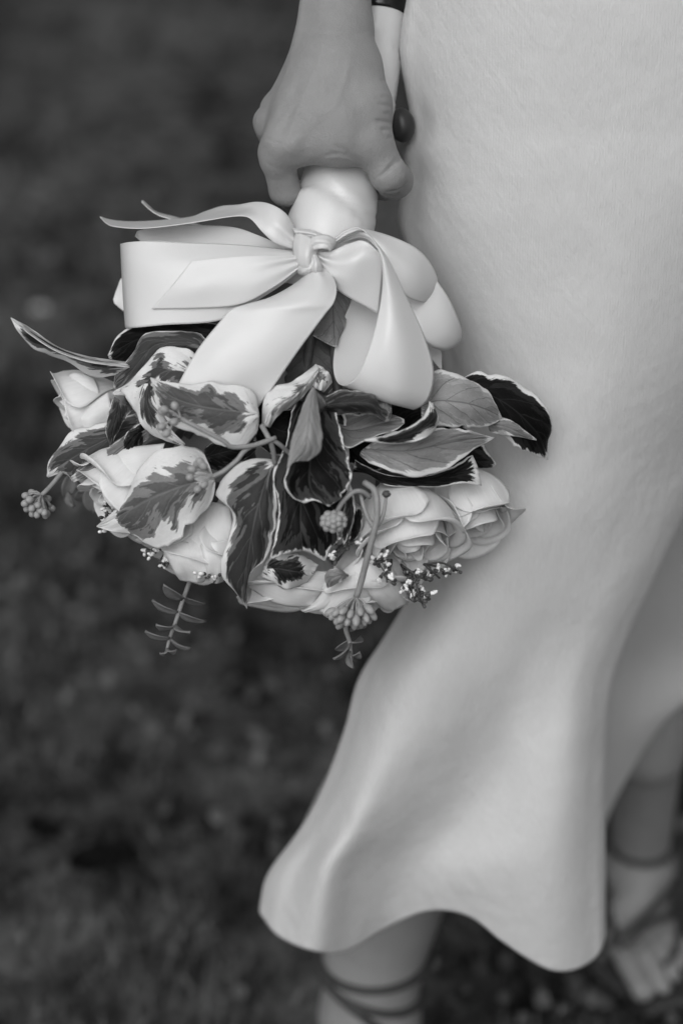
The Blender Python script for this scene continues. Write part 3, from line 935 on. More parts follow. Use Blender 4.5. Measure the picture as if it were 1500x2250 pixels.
# big left loop: front sheet, turned at the left, back again behind
ribbon('loop', [[(660, 552, 22), (600, 546, 27), (520, 538, 29), (420, 534, 29), (330, 530, 27), (285, 532, 21), (266, 536, 8), (277, 534, -12), (350, 532, -22), (480, 542, -18), (600, 550, -4), (655, 560, 8)],
                [(662, 563, 28), (604, 567, 33), (530, 572, 36), (440, 578, 36), (342, 582, 32), (287, 584, 24), (268, 586, 8), (279, 582, -13), (350, 578, -24), (480, 580, -20), (600, 570, -4), (655, 568, 8)],
                [(664, 578, 30), (608, 600, 34), (545, 620, 38), (460, 640, 38), (350, 646, 33), (291, 650, 24), (272, 652, 8), (282, 648, -13), (355, 640, -24), (480, 630, -20), (600, 592, -4), (655, 578, 8)],
                [(662, 592, 26), (612, 631, 31), (550, 669, 34), (478, 705, 35), (360, 714, 32), (298, 720, 25), (277, 720, 8), (288, 713, -12), (360, 704, -22), (480, 684, -18), (600, 625, -4), (655, 588, 8)]], 110, 33)
# lobe behind the left loop
ribbon('loop', [[(480, 560, -26), (340, 590, -30), (275, 605, -32), (258, 632, -32), (249, 658, -32)],
                [(480, 690, -26), (360, 692, -30), (300, 690, -32), (275, 685, -32), (252, 667, -32)]], 40)
# tail lying on the loop, its end cut on the slant
ribbon('tail', [[(660, 560, 32.5), (600, 561, 37.5), (540, 562, 38.8), (480, 566, 39.3), (421, 573, 38.3)],
                [(662, 572, 33.5), (600, 590, 39.0), (530, 612, 40.8), (450, 622, 40.8), (378, 628, 36.8)],
                [(662, 586, 31.5), (600, 632, 36.5), (530, 668, 38.8), (440, 677, 37.3), (333, 679, 32.3)]], 50)
# broad tail falling to the lower left
ribbon('tail', [[(676, 600, 28), (640, 628, 36), (592, 654, 43), (540, 669, 47), (507, 681, 48), (483, 707, 47), (433, 770, 46), (393, 842, 45), (376, 872, 44)],
                [(682, 594, 34), (668, 624, 44), (632, 651, 49), (592, 671, 52), (560, 686, 52), (530, 722, 51), (480, 780, 50), (444, 842, 48), (425, 875, 46)],
                [(690, 586, 35), (700, 622, 45), (684, 650, 51), (650, 671, 54), (618, 690, 54), (580, 735, 53), (532, 790, 51), (500, 842, 49), (475, 880, 46)],
                [(696, 580, 33), (722, 616, 42), (720, 645, 49), (698, 669, 53), (668, 692, 53), (624, 748, 52), (580, 804, 50), (552, 846, 47), (522, 890, 44)],
                [(700, 572, 28), (730, 607, 35), (739, 635, 43), (733, 665, 49), (712, 693, 50), (663, 760, 49), (623, 817, 47), (600, 850, 45), (563, 900, 41)]], 90, 33)
# band from the knot into the right loop
ribbon('loop', [[(688, 553, 30), (725, 553, 32), (765, 536, 36), (800, 530, 40), (840, 560, 40)],
                [(692, 562, 34), (735, 580, 38), (775, 575, 42), (805, 570, 42), (840, 590, 38)],
                [(695, 574, 30), (737, 632, 32), (773, 658, 33), (800, 672, 32), (830, 690, 30)]], 40, 25)
# right loop: back sheet down, turned at the bottom, front sheet up again
ribbon('loop', [[(808, 530, 26), (799, 590, 20), (773, 657, 17), (743, 733, 18), (732, 795, 25), (738, 834, 35), (757, 846, 47), (787, 823, 57), (813, 760, 61), (833, 683, 61), (841, 610, 56), (833, 555, 48), (806, 512, 38), (770, 516, 32), (725, 545, 27)],
                [(820, 530, 24), (815, 592, 18), (800, 660, 14), (785, 735, 15), (782, 805, 22), (787, 848, 34), (805, 868, 48), (832, 846, 58), (850, 778, 64), (858, 700, 65), (850, 622, 60), (836, 558, 51), (802, 509, 40), (768, 511, 34), (722, 541, 29)],
                [(830, 535, 22), (835, 600, 15), (836, 668, 11), (838, 740, 12), (845, 812, 19), (850, 862, 32), (858, 887, 47), (880, 860, 56), (890, 792, 61), (884, 715, 62), (863, 633, 59), (838, 556, 50), (797, 506, 39), (764, 507, 33), (720, 538, 28)],
                [(840, 540, 20), (862, 610, 12), (880, 680, 9), (905, 745, 10), (922, 812, 15), (922, 862, 24), (905, 899, 36), (938, 880, 43), (953, 822, 46), (934, 745, 49), (893, 655, 51), (846, 560, 46), (794, 504, 36), (760, 505, 30), (718, 536, 25)]], 130, 33)
# upper right lobe behind
ribbon('loop', [[(730, 530, 18), (785, 504, 24), (835, 512, 24), (887, 531, 21), (921, 551, 17), (944, 577, 12), (960, 612, 6), (958, 640, 0), (940, 655, -6)],
                [(735, 535, 22), (790, 512, 30), (838, 535, 33), (885, 575, 31), (912, 600, 27), (932, 625, 20), (948, 642, 10), (950, 652, 2), (938, 660, -5)],
                [(738, 540, 22), (798, 522, 30), (840, 562, 35), (866, 612, 33), (888, 645, 29), (912, 660, 22), (934, 663, 12), (943, 659, 3), (935, 661, -4)]], 50, 21)
# lower right lobe
ribbon('loop', [[(880, 575, 4), (940, 595, 6), (965, 625, 6), (985, 655, 4), (1002, 692, 0), (1013, 728, -8), (1008, 752, -18), (985, 740, -24)],
                [(870, 610, 6), (925, 640, 10), (950, 665, 11), (972, 695, 10), (990, 725, 6), (1001, 748, -2), (1000, 760, -14), (980, 752, -22)],
                [(868, 640, 8), (905, 690, 14), (928, 722, 16), (950, 748, 14), (972, 760, 8), (990, 763, -1), (994, 764, -12), (975, 757, -20)],
                [(868, 660, 6), (903, 700, 12), (922, 737, 14), (945, 760, 11), (968, 769, 5), (985, 769, -3), (988, 767, -12), (972, 760, -18)]], 50, 21)
ribbon('tail', [[(905, 700, -8), (945, 750, -10), (968, 772, -12), (969.5, 795, -12), (970, 813, -12)],
                [(895, 720, -6), (925, 765, -8), (947, 788, -10), (958, 801, -11), (969, 813.5, -12)]], 24, 9)

# knot: wound and pinched folds of the same ribbon
def knot_fold(rails, nu=30, nv=17):
    rails = [[(684 + (x - 684) * 1.18, 560 + (y - 560) * 1.08, 31 + (d - 31) * .62) for x, y, d in r_] for r_ in rails]
    return ribbon('knot_fold', rails, nu, nv, 0.0006, .45)
knot_fold([[(654, 516, 22), (650, 540, 28), (652, 568, 30), (660, 592, 26), (668, 600, 14)],
           [(668, 518, 34), (664, 545, 43), (664, 570, 44), (670, 592, 38), (674, 604, 20)],
           [(684, 526, 38), (680, 550, 47), (678, 572, 47), (680, 590, 40), (681, 600, 22)],
           [(700, 536, 30), (694, 556, 39), (690, 572, 40), (687, 588, 34), (685, 596, 20)]])
knot_fold([[(676, 535, 34), (690, 522, 42), (712, 520, 42), (728, 530, 36), (730, 545, 28)],
           [(678, 543, 40), (694, 532, 48), (712, 533, 48), (722, 541, 42), (722, 550, 32)],
           [(682, 552, 38), (698, 548, 46), (712, 548, 46), (718, 552, 40), (716, 556, 30)]])
knot_fold([[(684, 556, 40), (684, 572, 46), (684, 588, 44), (686, 602, 34)],
           [(690, 560, 44), (694, 576, 50), (694, 592, 48), (692, 606, 38)],
           [(694, 560, 40), (702, 578, 44), (703, 596, 42), (698, 609, 34)]])
knot_fold([[(652, 588, 26), (662, 576, 36), (676, 570, 42), (688, 566, 42)],
           [(660, 598, 30), (668, 592, 40), (678, 586, 45), (688, 578, 45)],
           [(670, 603, 28), (676, 600, 36), (682, 596, 41), (689, 588, 42)]])
knot_fold([[(648, 505, 20), (668, 508, 26), (690, 512, 28), (722, 528, 24)],
           [(652, 512, 28), (672, 514, 34), (694, 519, 36), (722, 534, 30)],
           [(655, 520, 26), (676, 522, 32), (697, 527, 34), (720, 541, 28)]])

# ---- roses
def rose(c, rad, direc, seed, n=17, open_=1.0, spin=0.0):
    r_ = np.random.default_rng(seed)
    root = empty('rose'); root.parent = bouquet
    ctr = P(*c)
    ax = RGT * direc[0] - UPV * direc[1] - FWD * direc[2]; ax = ax / np.linalg.norm(ax)
    a = np.cross(ax, np.array([.3, .5, .8])); a /= np.linalg.norm(a); b = np.cross(ax, a)
    Rm = rad / 1000.0
    for i in range(n):
        f = i / (n - 1)
        phi = i * 2.399 + spin + r_.uniform(-.2, .2)
        A = 1.25 - 0.42 * f
        nu, nv = 17, 19
        fl = open_ * f ** 1.5 * r_.uniform(.6, 1.05)
        hgt = (0.86 + 0.24 * f) * r_.uniform(.88, 1.10)
        ph1, ph2 = r_.uniform(0, 6.28, 2)
        curl = r_.uniform(.3, 1.3)
        lean = r_.uniform(-.12, .12)
        point = r_.uniform(0, .05)
        t = np.linspace(0, 1, nu)[:, None]; s = np.linspace(-1, 1, nv)[None, :]
        tt = t * (1 - 0.30 * np.abs(s) ** 3.2 - point * np.abs(s)) + 0 * s
        wid = A * (0.30 + 0.70 * np.sin(np.minimum(1, tt * 1.5) * math.pi / 2))
        an = phi + wid * s + lean * f * s * tt
        rr = Rm * (0.10 + 0.50 * f ** .8 * np.sin(np.minimum(1, tt * 1.7) * math.pi / 2) + 0.10 * np.sin(tt * 3.1) + fl * 0.42 * tt ** 2.2)
        zz = Rm * (-0.66 + 1.45 * hgt * tt - fl * 0.42 * tt ** 2.4)
        e = np.maximum(0.0, tt - .78) / .22
        eside = np.maximum(0.0, np.abs(s) - .7) / .3
        rr = rr + Rm * (.15 * f + .01) * curl * e ** 2 + Rm * .10 * f * curl * eside ** 2 * tt
        zz = zz - Rm * .14 * curl * f * e ** 2.5
        rr = rr + Rm * .016 * np.sin(2.2 * s + ph1 + 3 * tt) * tt + Rm * .010 * np.sin(5 * s + ph2) * e + Rm * .030 * f * np.sin(7 * s + ph1 * 2) * e ** 2
        zz = zz + Rm * .025 * np.sin(2.5 * s + ph2) * e
        g = ctr + rr[..., None] * (np.cos(an)[..., None] * a + np.sin(an)[..., None] * b) + zz[..., None] * ax
        grid_obj('petal', g, [M_PETAL], root, thick=0.0003, lp=(0, seed * 1.7 + i * .9, 0))
    # green cup below the flower
    tube('calyx', [ctr - ax * Rm * .98, ctr - ax * Rm * .62, ctr - ax * Rm * .5], [.003, Rm * .24, Rm * .10], M_STEMD, root, 12, 10, True)
    return root
rA = rose((212, 888, -10), 28, (-.80, .35, .10), 1, 19, .8, .8)
rB = rose((287, 1052, 10), 32, (-.65, .65, .25), 2, 22, .85)
rC = rose((440, 1178, 6), 32, (-.30, .90, .25), 3, 22, .95)
rD = rose((645, 1242, -4), 34, (-.05, .95, .15), 4, 23, 1.05)
rE = rose((884, 1140, 16), 39, (.22, .80, .45), 5, 25, .8, 1.1)
rF = rose((1004, 1098, -12), 35, (.36, .85, .28), 6, 25, .65, .4)
rG = rose((800, 1260, 6), 31, (.10, .95, .15), 7, 22, 1.05)
rose((520, 1120, -8), 34, (-.2, .9, .1), 8, 13, .9)
rose((700, 1130, -15), 35, (.0, .95, .1), 9, 13, .9)
# outer petals that show, each with its own fold
_pt = [0]
def petal(root, L, M, Rr, roll=.0022):
    _pt[0] += 1
    nu, nv = 22, 19
    M = [(x, y, .5 * np.interp(k / (len(M) - 1), np.linspace(0, 1, len(L)), [p[2] for p in L]) + .5 * np.interp(k / (len(M) - 1), np.linspace(0, 1, len(Rr)), [p[2] for p in Rr]) + 2.5) for k, (x, y, d) in enumerate(M)]
    g = loft_grid([L, M, Rr], nu, nv)
    u = np.linspace(0, 1, nu)[:, None]; v = np.linspace(-1, 1, nv)[None, :]
    e = np.maximum(0, np.abs(v) - .72) / .28
    h = -roll * .5 * e ** 2 + .0006 * np.sin(u * 6 + v * 3 + _pt[0] * 2.1) + .0011 * np.sin(v * 6 + _pt[0]) * u ** 3 + .0008 * np.sin(u * 11 + _pt[0]) * np.abs(v) ** 3
    g = g - FWD[None, None, :] * h[..., None]
    return grid_obj('petal', g, [M_PETAL], root, thick=.0003, lp=(0, 40 + _pt[0] * 1.3, 0))
petal(rA, [(208, 830, 4), (182, 820, 6), (158, 820, 4), (138, 842, -3)], [(218, 862, 10), (192, 855, 15), (165, 852, 11), (138, 850, -1)], [(208, 892, 4), (190, 909, 6), (164, 899, 4), (140, 868, -3)])
petal(rA, [(238, 862, 8), (200, 885, 10), (174, 900, 7), (157, 915, 1)], [(244, 895, 12), (206, 912, 17), (180, 922, 13), (155, 928, 2)], [(244, 932, 6), (206, 950, 8), (180, 950, 6), (157, 944, 0)])
petal(rB, [(362, 974, 28), (300, 981, 30), (254, 991, 26), (232, 1012, 20)], [(352, 1010, 34), (300, 1020, 40), (254, 1030, 36), (219, 1035, 24)], [(332, 1062, 30), (290, 1085, 33), (248, 1074, 28), (209, 1052, 20)])
petal(rB, [(302, 1058, 18), (270, 1073, 21), (242, 1085, 16)], [(312, 1085, 23), (275, 1096, 27), (246, 1101, 20)], [(302, 1124, 16), (270, 1121, 19), (252, 1114, 14)])
petal(rC, [(420, 1108, 24), (375, 1168, 25), (360, 1215, 22), (363, 1242, 16)], [(460, 1102, 30), (440, 1170, 32), (425, 1225, 28), (415, 1265, 20)], [(507, 1113, 27), (513, 1170, 29), (502, 1225, 26), (472, 1275, 17)])
petal(rC, [(354, 1196, 26), (364, 1222, 28), (380, 1252, 25), (395, 1275, 18)], [(400, 1190, 32), (408, 1222, 34), (418, 1252, 30), (425, 1280, 20)], [(470, 1200, 27), (470, 1235, 30), (460, 1262, 27), (446, 1280, 19)])
petal(rC, [(440, 1195, 30), (448, 1225, 32), (455, 1255, 28), (462, 1280, 20)], [(475, 1190, 32), (480, 1225, 34), (480, 1255, 30), (476, 1282, 21)], [(512, 1180, 28), (512, 1220, 29), (506, 1250, 26), (490, 1278, 18)])
petal(rG, [(790, 1222, 30), (745, 1258, 30), (714, 1300, 26), (700, 1340, 17)], [(832, 1238, 34), (790, 1285, 36), (755, 1322, 30), (722, 1358, 19)], [(872, 1270, 25), (845, 1305, 29), (808, 1332, 25), (768, 1361, 16)])
petal(rD, [(546, 1290, 16), (595, 1322, 20), (650, 1334, 20), (702, 1328, 15)], [(565, 1265, 28), (620, 1288, 34), (670, 1297, 34), (722, 1292, 27)], [(600, 1235, 24), (650, 1250, 29), (700, 1255, 29), (748, 1255, 22)])
petal(rD, [(735, 1240, 28), (714, 1290, 26), (688, 1325, 20), (660, 1341, 13)], [(747, 1260, 32), (727, 1300, 33), (700, 1331, 25), (666, 1344, 14)], [(764, 1280, 26), (742, 1312, 26), (716, 1338, 19), (671, 1346, 13)])
petal(rG, [(830, 1213, 28), (862, 1250, 28), (888, 1290, 21), (897, 1322, 11)], [(810, 1240, 36), (840, 1280, 38), (862, 1312, 31), (872, 1338, 16)], [(790, 1272, 32), (815, 1312, 33), (835, 1333, 26), (850, 1342, 15)])

# ---- leaves
_ls = [0]
def leaf(L, M, Rr, margin, tone, show='top', name='ivy_leaf', nu=34, nv=25, wave=1.5, parent=None, label=None):
    _ls[0] += 1
    seed = _ls[0] * 2.31
    rails = [L, M, Rr] if not isinstance(M[0][0], (list, tuple)) else [L] + list(M) + [Rr]
    g = loft_grid(rails, nu, nv)
    # gently cockled blade
    vv = np.linspace(-1, 1, nv)[None, :]; uu = np.linspace(0, 1, nu)[:, None]
    h = wave * 0.001 * (np.sin(uu * 13 + seed) * np.abs(vv) ** 1.5 + 0.7 * np.sin(uu * 21 - 4 * np.abs(vv) + seed * 2) * np.abs(vv))
    # blade quilted between its side veins
    h = h + 0.00075 * (np.abs(np.sin(math.pi * (5.0 * (uu - .42 * np.abs(vv)) + .3 * np.sin(seed)))) - .5) * np.clip(1.3 - np.abs(vv), 0, 1) * np.clip(np.abs(vv) * 4, 0, 1)
    h = h + 0.0012 * np.exp(-(vv / .10) ** 2) * -1.0
    g = g - FWD[None, None, :] * h[..., None]
    rr = np.random.default_rng(_ls[0])
    for sgn in (0, 1):
        kk = 1 - .045 * np.abs(np.convolve(rr.normal(0, 1, nu + 4), [.25, .5, .5, .5, .25], 'valid'))[:nu] - (.0 if rr.random() < .6 else .10) * np.exp(-((np.arange(nu) - rr.integers(6, nu - 6)) / 1.3) ** 2)
        sl = slice(0, nv // 2) if sgn == 0 else slice(nv // 2 + 1, nv)
        mid_ = g[:, nv // 2][:, None, :]
        g[:, sl] = mid_ + (g[:, sl] - mid_) * kk[:, None, None]
    c0, c1 = nu // 2, nv // 2
    nrm = np.cross(g[c0, c1 + 1] - g[c0, c1], g[c0 + 1, c1] - g[c0, c1])
    facing = float(nrm @ -FWD) > 0
    o = grid_obj(name, g, [M_LEAF, M_UNDER], parent or bouquet, flip=(facing != (show == 'top')), lp=(margin, seed, tone), thick=0.0003)
    if label: o['label'] = label
    return o
# long folded leaf reaching out to the far left
leaf([(285, 800, 8), (200, 787, 10), (130, 767, 8), (70, 724, 4), (25, 698, 0)],
     [(285, 806, 20), (187, 790, 24), (110, 757, 20), (60, 727, 10), (25, 698.5, 0)],
     [(262, 824, 12), (203, 828, 10), (150, 795, 8), (82, 772, 4), (44, 733, 2), (25, 699, 0)], .34, .45)
leaf([(285, 796, 12), (200, 784, 13), (130, 763, 10), (70, 722, 6), (27, 699, 1)],
     [(285, 803, 20), (195, 789, 23), (125, 766, 19), (68, 730, 12), (27, 700, 2)],
     [(285, 808, 25), (190, 795, 28), (120, 770, 24), (66, 735, 14), (27, 701, 2)], .5, .95, 'under')
# dark leaf under the left loop
leaf([(480, 712, 18), (400, 700, 18), (300, 712, 14), (258, 738, 8), (238, 780, 2)],
     [(470, 735, 24), (400, 730, 26), (320, 740, 22), (272, 760, 14), (239, 784, 3)],
     [(460, 770, 18), (400, 775, 18), (330, 790, 14), (280, 797, 8), (241, 788, 2)], .10, .0)
# grey leaf with a rolled upper edge
leaf([(452, 745, 28), (427, 728, 28), (335, 729, 26), (309, 741, 24), (297, 768, 20), (276, 794, 16), (256, 820, 12), (249, 848, 8)],
     [(450, 765, 34), (415, 752, 36), (350, 755, 34), (325, 772, 30), (306, 795, 26), (284, 820, 20), (266, 838, 16), (251, 852, 9)],
     [(440, 785, 30), (410, 780, 30), (370, 788, 28), (345, 802, 26), (325, 818, 24), (305, 836, 20), (280, 850, 16), (254, 857, 9)], .05, .62)
# cream leaf lying across, with a dark hole and dark patches
leaf([(440, 790, 36), (415, 767, 38), (367, 761, 38), (338, 774, 36), (315, 806, 32), (285, 838, 26), (246, 862, 18)],
     [(440, 830, 40), (400, 815, 44), (366, 815, 43), (340, 830, 40), (315, 850, 34), (285, 858, 28), (247, 864, 18)],
     [(430, 900, 38), (395, 880, 42), (368, 875, 42), (345, 880, 38), (318, 882, 32), (285, 872, 26), (249, 867, 18)], .58, .6)
# cream leaf below it
leaf([(350, 800, 30), (352, 840, 36), (348, 870, 38), (358, 905, 38), (376, 942, 36), (408, 976, 32)],
     [(330, 815, 30), (325, 850, 38), (322, 880, 40), (335, 915, 40), (362, 952, 36), (406, 978, 32)],
     [(262, 858, 22), (280, 880, 28), (298, 910, 30), (318, 943, 30), (352, 965, 30), (404, 980, 31)], .46, .5)
# large variegated leaf pointing left in front of the broad tail
leaf([(568, 905, 50), (558, 862, 50), (515, 843, 52), (470, 836, 54), (400, 842, 52), (360, 838, 48), (331, 829, 44)],
     [(569, 912, 54), (540, 906, 58), (480, 899, 62), (430, 890, 62), (385, 875, 57), (355, 855, 52), (331, 831, 45)],
     [(568, 930, 52), (562, 955, 52), (532, 985, 50), (480, 978, 52), (424, 952, 52), (372, 930, 48), (346, 880, 46), (331, 833, 44)], .30, .78, nu=44, nv=33)
# leaf at the left edge
leaf([(300, 905, 8), (240, 924, 12), (187, 936, 12), (156, 948, 10), (132, 981, 8), (108, 1010, 4), (103, 1046, 0)],
     [(305, 930, 12), (240, 962, 20), (195, 985, 20), (165, 1003, 16), (140, 1018, 12), (120, 1030, 6), (104, 1047, 0)],
     [(315, 948, 10), (255, 990, 14), (205, 1028, 14), (165, 1059, 10), (152, 1046, 8), (134, 1041, 5), (106, 1049, 0)], .24, .6)
# turned-up lower edge of a leaf beside it
leaf([(330, 925, 20), (275, 955, 22), (225, 995, 22), (185, 1025, 18), (157, 1047, 14)],
     [(335, 940, 24), (285, 970, 28), (235, 1008, 28), (190, 1040, 22), (160, 1056, 15)],
     [(330, 965, 20), (285, 990, 22), (240, 1020, 22), (195, 1046, 18), (164, 1060, 14)], .12, .5, 'under')
# small upright dark leaf
leaf([(250, 870, 26), (238, 905, 28), (232, 938, 28), (241, 980, 24)],
     [(262, 878, 30), (258, 910, 33), (248, 945, 32), (242, 981, 25)],
     [(292, 900, 26), (280, 915, 28), (262, 945, 28), (244, 981, 24)], .06, .45)
leaf([(320, 925, 22), (300, 935, 26), (276, 955, 28), (266, 990, 26)],
     [(318, 945, 24), (300, 955, 30), (283, 975, 30), (268, 1000, 27)],
     [(312, 985, 22), (300, 990, 26), (286, 1000, 28), (270, 1006, 26)], .10, .2)
# big pale leaf at lower left, its tip to the left
leaf([(470, 1048, 40), (445, 992, 42), (400, 977, 44), (355, 984, 44), (312, 1018, 42), (296, 1048, 40), (280, 1086, 36), (250, 1124, 30), (213, 1156, 22)],
     [(472, 1054, 42), (440, 1058, 50), (400, 1068, 54), (360, 1083, 54), (325, 1098, 50), (295, 1115, 44), (265, 1132, 36), (240, 1145, 30), (213, 1157, 22)],
     [(474, 1062, 40), (470, 1100, 42), (440, 1140, 44), (402, 1184, 42), (372, 1202, 40), (335, 1206, 36), (293, 1176, 32), (252, 1169, 26), (214, 1158, 22)], .44, .85, nu=46, nv=37)
# long hanging leaf left of the centre
leaf([(600, 1010, 46), (560, 1005, 48), (520, 1022, 48), (485, 1056, 46), (474, 1088, 44), (500, 1112, 46), (509, 1145, 46), (500, 1190, 44), (486, 1235, 40), (490, 1272, 36), (516, 1300, 32), (542, 1336, 26)],
     [(602, 1018, 50), (590, 1040, 54), (580, 1068, 57), (572, 1095, 58), (565, 1120, 58), (558, 1150, 57), (552, 1182, 54), (546, 1215, 50), (541, 1245, 46), (537, 1275, 42), (537, 1305, 36), (542, 1337, 26)],
     [(604, 1012, 48), (602, 1050, 50), (608, 1092, 52), (611, 1130, 52), (604, 1170, 50), (596, 1200, 48), (584, 1232, 46), (566, 1244, 44), (552, 1258, 42), (544, 1282, 38), (542, 1310, 32), (543, 1337, 26)], .15, .5, nu=46, nv=33)
# dark wide leaf behind the rolled one
leaf([(645, 880, 40), (632, 940, 44), (622, 985, 46), (600, 1020, 48), (596, 1055, 50), (609, 1092, 52), (610, 1140, 52), (600, 1190, 50), (592, 1228, 46)],
     [(690, 885, 34), (680, 950, 40), (672, 1010, 46), (662, 1060, 52), (660, 1110, 56), (660, 1150, 58), (662, 1185, 56), (665, 1212, 50)],
     [(760, 900, 34), (765, 960, 38), (770, 1020, 42), (772, 1080, 46), (765, 1130, 48), (748, 1170, 48), (734, 1200, 46), (716, 1234, 42)], .06, .08, nu=44, nv=33)
# cupped dark leaf with a pale reversed flap
leaf([(688, 852, 60), (664, 900, 66), (645, 960, 72), (632, 1015, 76), (624, 1058, 76), (638, 1090, 74), (664, 1106, 72)],
     [[(690, 860, 54), (680, 910, 58), (668, 970, 62), (660, 1020, 66), (655, 1055, 66), (664, 1082, 68), (690, 1099, 70)],
      [(705, 880, 50), (706, 930, 54), (706, 985, 58), (705, 1030, 62), (706, 1060, 64), (712, 1085, 68), (722, 1113, 70)]],
     [(735, 890, 52), (748, 940, 58), (760, 985, 62), (772, 1020, 66), (772, 1052, 68), (756, 1090, 70), (728, 1112, 70)], .05, .12, nu=40, nv=37)
leaf([(686, 850, 62), (668, 885, 70), (652, 930, 77), (640, 968, 80), (634, 1000, 80), (630, 1032, 78)],
     [(689, 851, 64), (683, 890, 76), (678, 930, 86), (674, 965, 89), (668, 992, 86), (648, 1015, 80)],
     [(692, 853, 62), (699, 890, 70), (704, 925, 78), (709, 962, 82), (701, 996, 82), (678, 1013, 80)], .02, .95, 'under', nu=34, nv=21, wave=.5)
# small curl beside its stalk
leaf([(684, 850, 58), (698, 862, 60), (712, 878, 58), (714, 893, 54), (700, 912, 50)],
     [(686, 852, 62), (698, 872, 64), (706, 886, 62), (706, 900, 58), (699, 913, 51)],
     [(688, 856, 60), (692, 876, 61), (697, 890, 60), (699, 902, 57), (698, 914, 51)], .18, .5, 'under', nu=20, nv=13)
# pale crumpled leaf under the bow
leaf([(694, 799, 34), (660, 824, 40), (636, 840, 42), (598, 850, 44), (580, 878, 44), (574, 935, 42)],
     [(700, 812, 36), (672, 845, 46), (646, 866, 52), (615, 885, 54), (596, 905, 52), (584, 937, 45)],
     [(686, 848, 38), (666, 872, 42), (648, 888, 44), (626, 904, 46), (608, 918, 46), (592, 940, 43)], .85, .95, 'top')
leaf([(692, 800, 32), (712, 808, 32), (726, 824, 30), (730, 840, 28)],
     [(690, 825, 34), (706, 832, 36), (716, 840, 34), (722, 850, 30)],
     [(684, 848, 36), (694, 855, 36), (704, 860, 34), (712, 862, 30)], .9, .9, 'top', nu=18, nv=13)
# open leaf right of the centre with its upper edge turned over
leaf([(698, 908, 48), (728, 950, 54), (752, 980, 56), (772, 984, 56), (800, 970, 54), (840, 955, 50), (868, 946, 46), (888, 930, 40)],
     [(702, 905, 42), (735, 930, 40), (760, 945, 40), (785, 945, 40), (812, 938, 40), (842, 930, 40), (866, 925, 38), (888, 926, 39)],
     [(708, 898, 44), (740, 905, 34), (770, 908, 32), (795, 908, 32), (820, 906, 32), (845, 908, 32), (866, 912, 34), (887, 922, 38)], .06, .55, 'under', nu=36, nv=25)
leaf([(704, 905, 46), (745, 912, 50), (790, 908, 54), (822, 912, 56), (836, 920, 56), (848, 926, 54)],
     [(708, 892, 54), (745, 886, 60), (785, 884, 63), (815, 888, 64), (834, 905, 60), (852, 916, 55)],
     [(714, 872, 48), (750, 856, 50), (790, 858, 52), (820, 865, 52), (832, 890, 52), (856, 905, 50)], .05, .45, 'top', nu=34, nv=19)
leaf([(826, 868, 40), (828, 890, 46), (836, 914, 50), (846, 927, 48)],
     [(842, 868, 42), (846, 890, 48), (850, 910, 50), (850, 926, 49)],
     [(858, 875, 38), (860, 892, 42), (860, 910, 46), (854, 925, 48)], .12, .6, 'under', nu=18, nv=13)
# pale veined leaf on the right under the bow
leaf([(925, 880, 26), (950, 818, 26), (990, 816, 28), (1040, 838, 26), (1072, 858, 22), (1086, 885, 18), (1102, 917, 12)],
     [(925, 892, 28), (960, 880, 34), (1000, 882, 36), (1035, 888, 34), (1062, 897, 29), (1082, 906, 22), (1102, 918, 12)],
     [(925, 915, 26), (955, 935, 28), (990, 940, 28), (1035, 946, 26), (1062, 940, 22), (1084, 932, 17), (1102, 919, 12)], .14, .85, 'under', nu=40, nv=29)
# second pale leaf below it, pointed to the right
leaf([(860, 945, 46), (900, 950, 46), (940, 942, 44), (985, 938, 40), (1037, 947, 34), (1060, 955, 28), (1084, 961, 22)],
     [(800, 985, 44), (850, 990, 50), (900, 990, 52), (950, 980, 50), (1000, 970, 42), (1045, 964, 32), (1085, 961.5, 22)],
     [(790, 1000, 42), (820, 1025, 46), (862, 1040, 50), (900, 1050, 52), (940, 1044, 50), (985, 1030, 46), (1034, 994, 36), (1084, 963, 22)], .13, .60, 'under', nu=40, nv=29)
leaf([(800, 965, 52), (850, 955, 56), (895, 940, 58), (925, 918, 58), (940, 895, 54), (942, 882, 48)],
     [(800, 968, 55), (855, 964, 62), (905, 952, 66), (940, 930, 66), (953, 908, 60), (946, 884, 49)],
     [(802, 970, 52), (860, 976, 58), (915, 970, 62), (950, 952, 62), (963, 918, 56), (950, 887, 48)], .34, .2, nu=36, nv=19)
# dark leaf under the right-hand pair
leaf([(780, 1010, 36), (840, 1040, 38), (900, 1048, 38), (960, 1040, 36), (1010, 1015, 32), (1036, 995, 28)],
     [(776, 1030, 34), (830, 1046, 40), (890, 1056, 42), (950, 1053, 40), (1005, 1040, 34), (1050, 1030, 27)],
     [(775, 1038, 30), (806, 1040, 34), (850, 1068, 36), (905, 1070, 36), (970, 1070, 34), (1020, 1062, 30), (1058, 1068, 26)], .13, .0, nu=36, nv=21)
# dark leaf at the far right, toothed pale tip
leaf([(1010, 835, -2), (1050, 815, 0), (1105, 822, 0), (1155, 851, -4), (1185, 874, -8), (1206, 907, -12), (1213, 942, -16), (1203, 970, -20), (1203, 1008, -24)],
     [(1020, 860, 4), (1060, 862, 8), (1100, 880, 8), (1135, 905, 5), (1160, 930, 0), (1180, 952, -6), (1192, 972, -13), (1203, 1009, -24)],
     [(1040, 900, 0), (1070, 920, 4), (1100, 955, 4), (1130, 982, 0), (1155, 994, -6), (1178, 1003, -14), (1202, 1010, -24)], .14, .0, nu=44, nv=29)
leaf([(1075, 915, 10), (1105, 917, 12), (1140, 935, 10), (1177, 966, 4)],
     [(1070, 930, 12), (1105, 935, 15), (1140, 950, 12), (1177, 967, 4)],
     [(1075, 950, 8), (1105, 957, 10), (1140, 960, 9), (1177, 968, 4)], .28, .6, 'under', nu=24, nv=15)
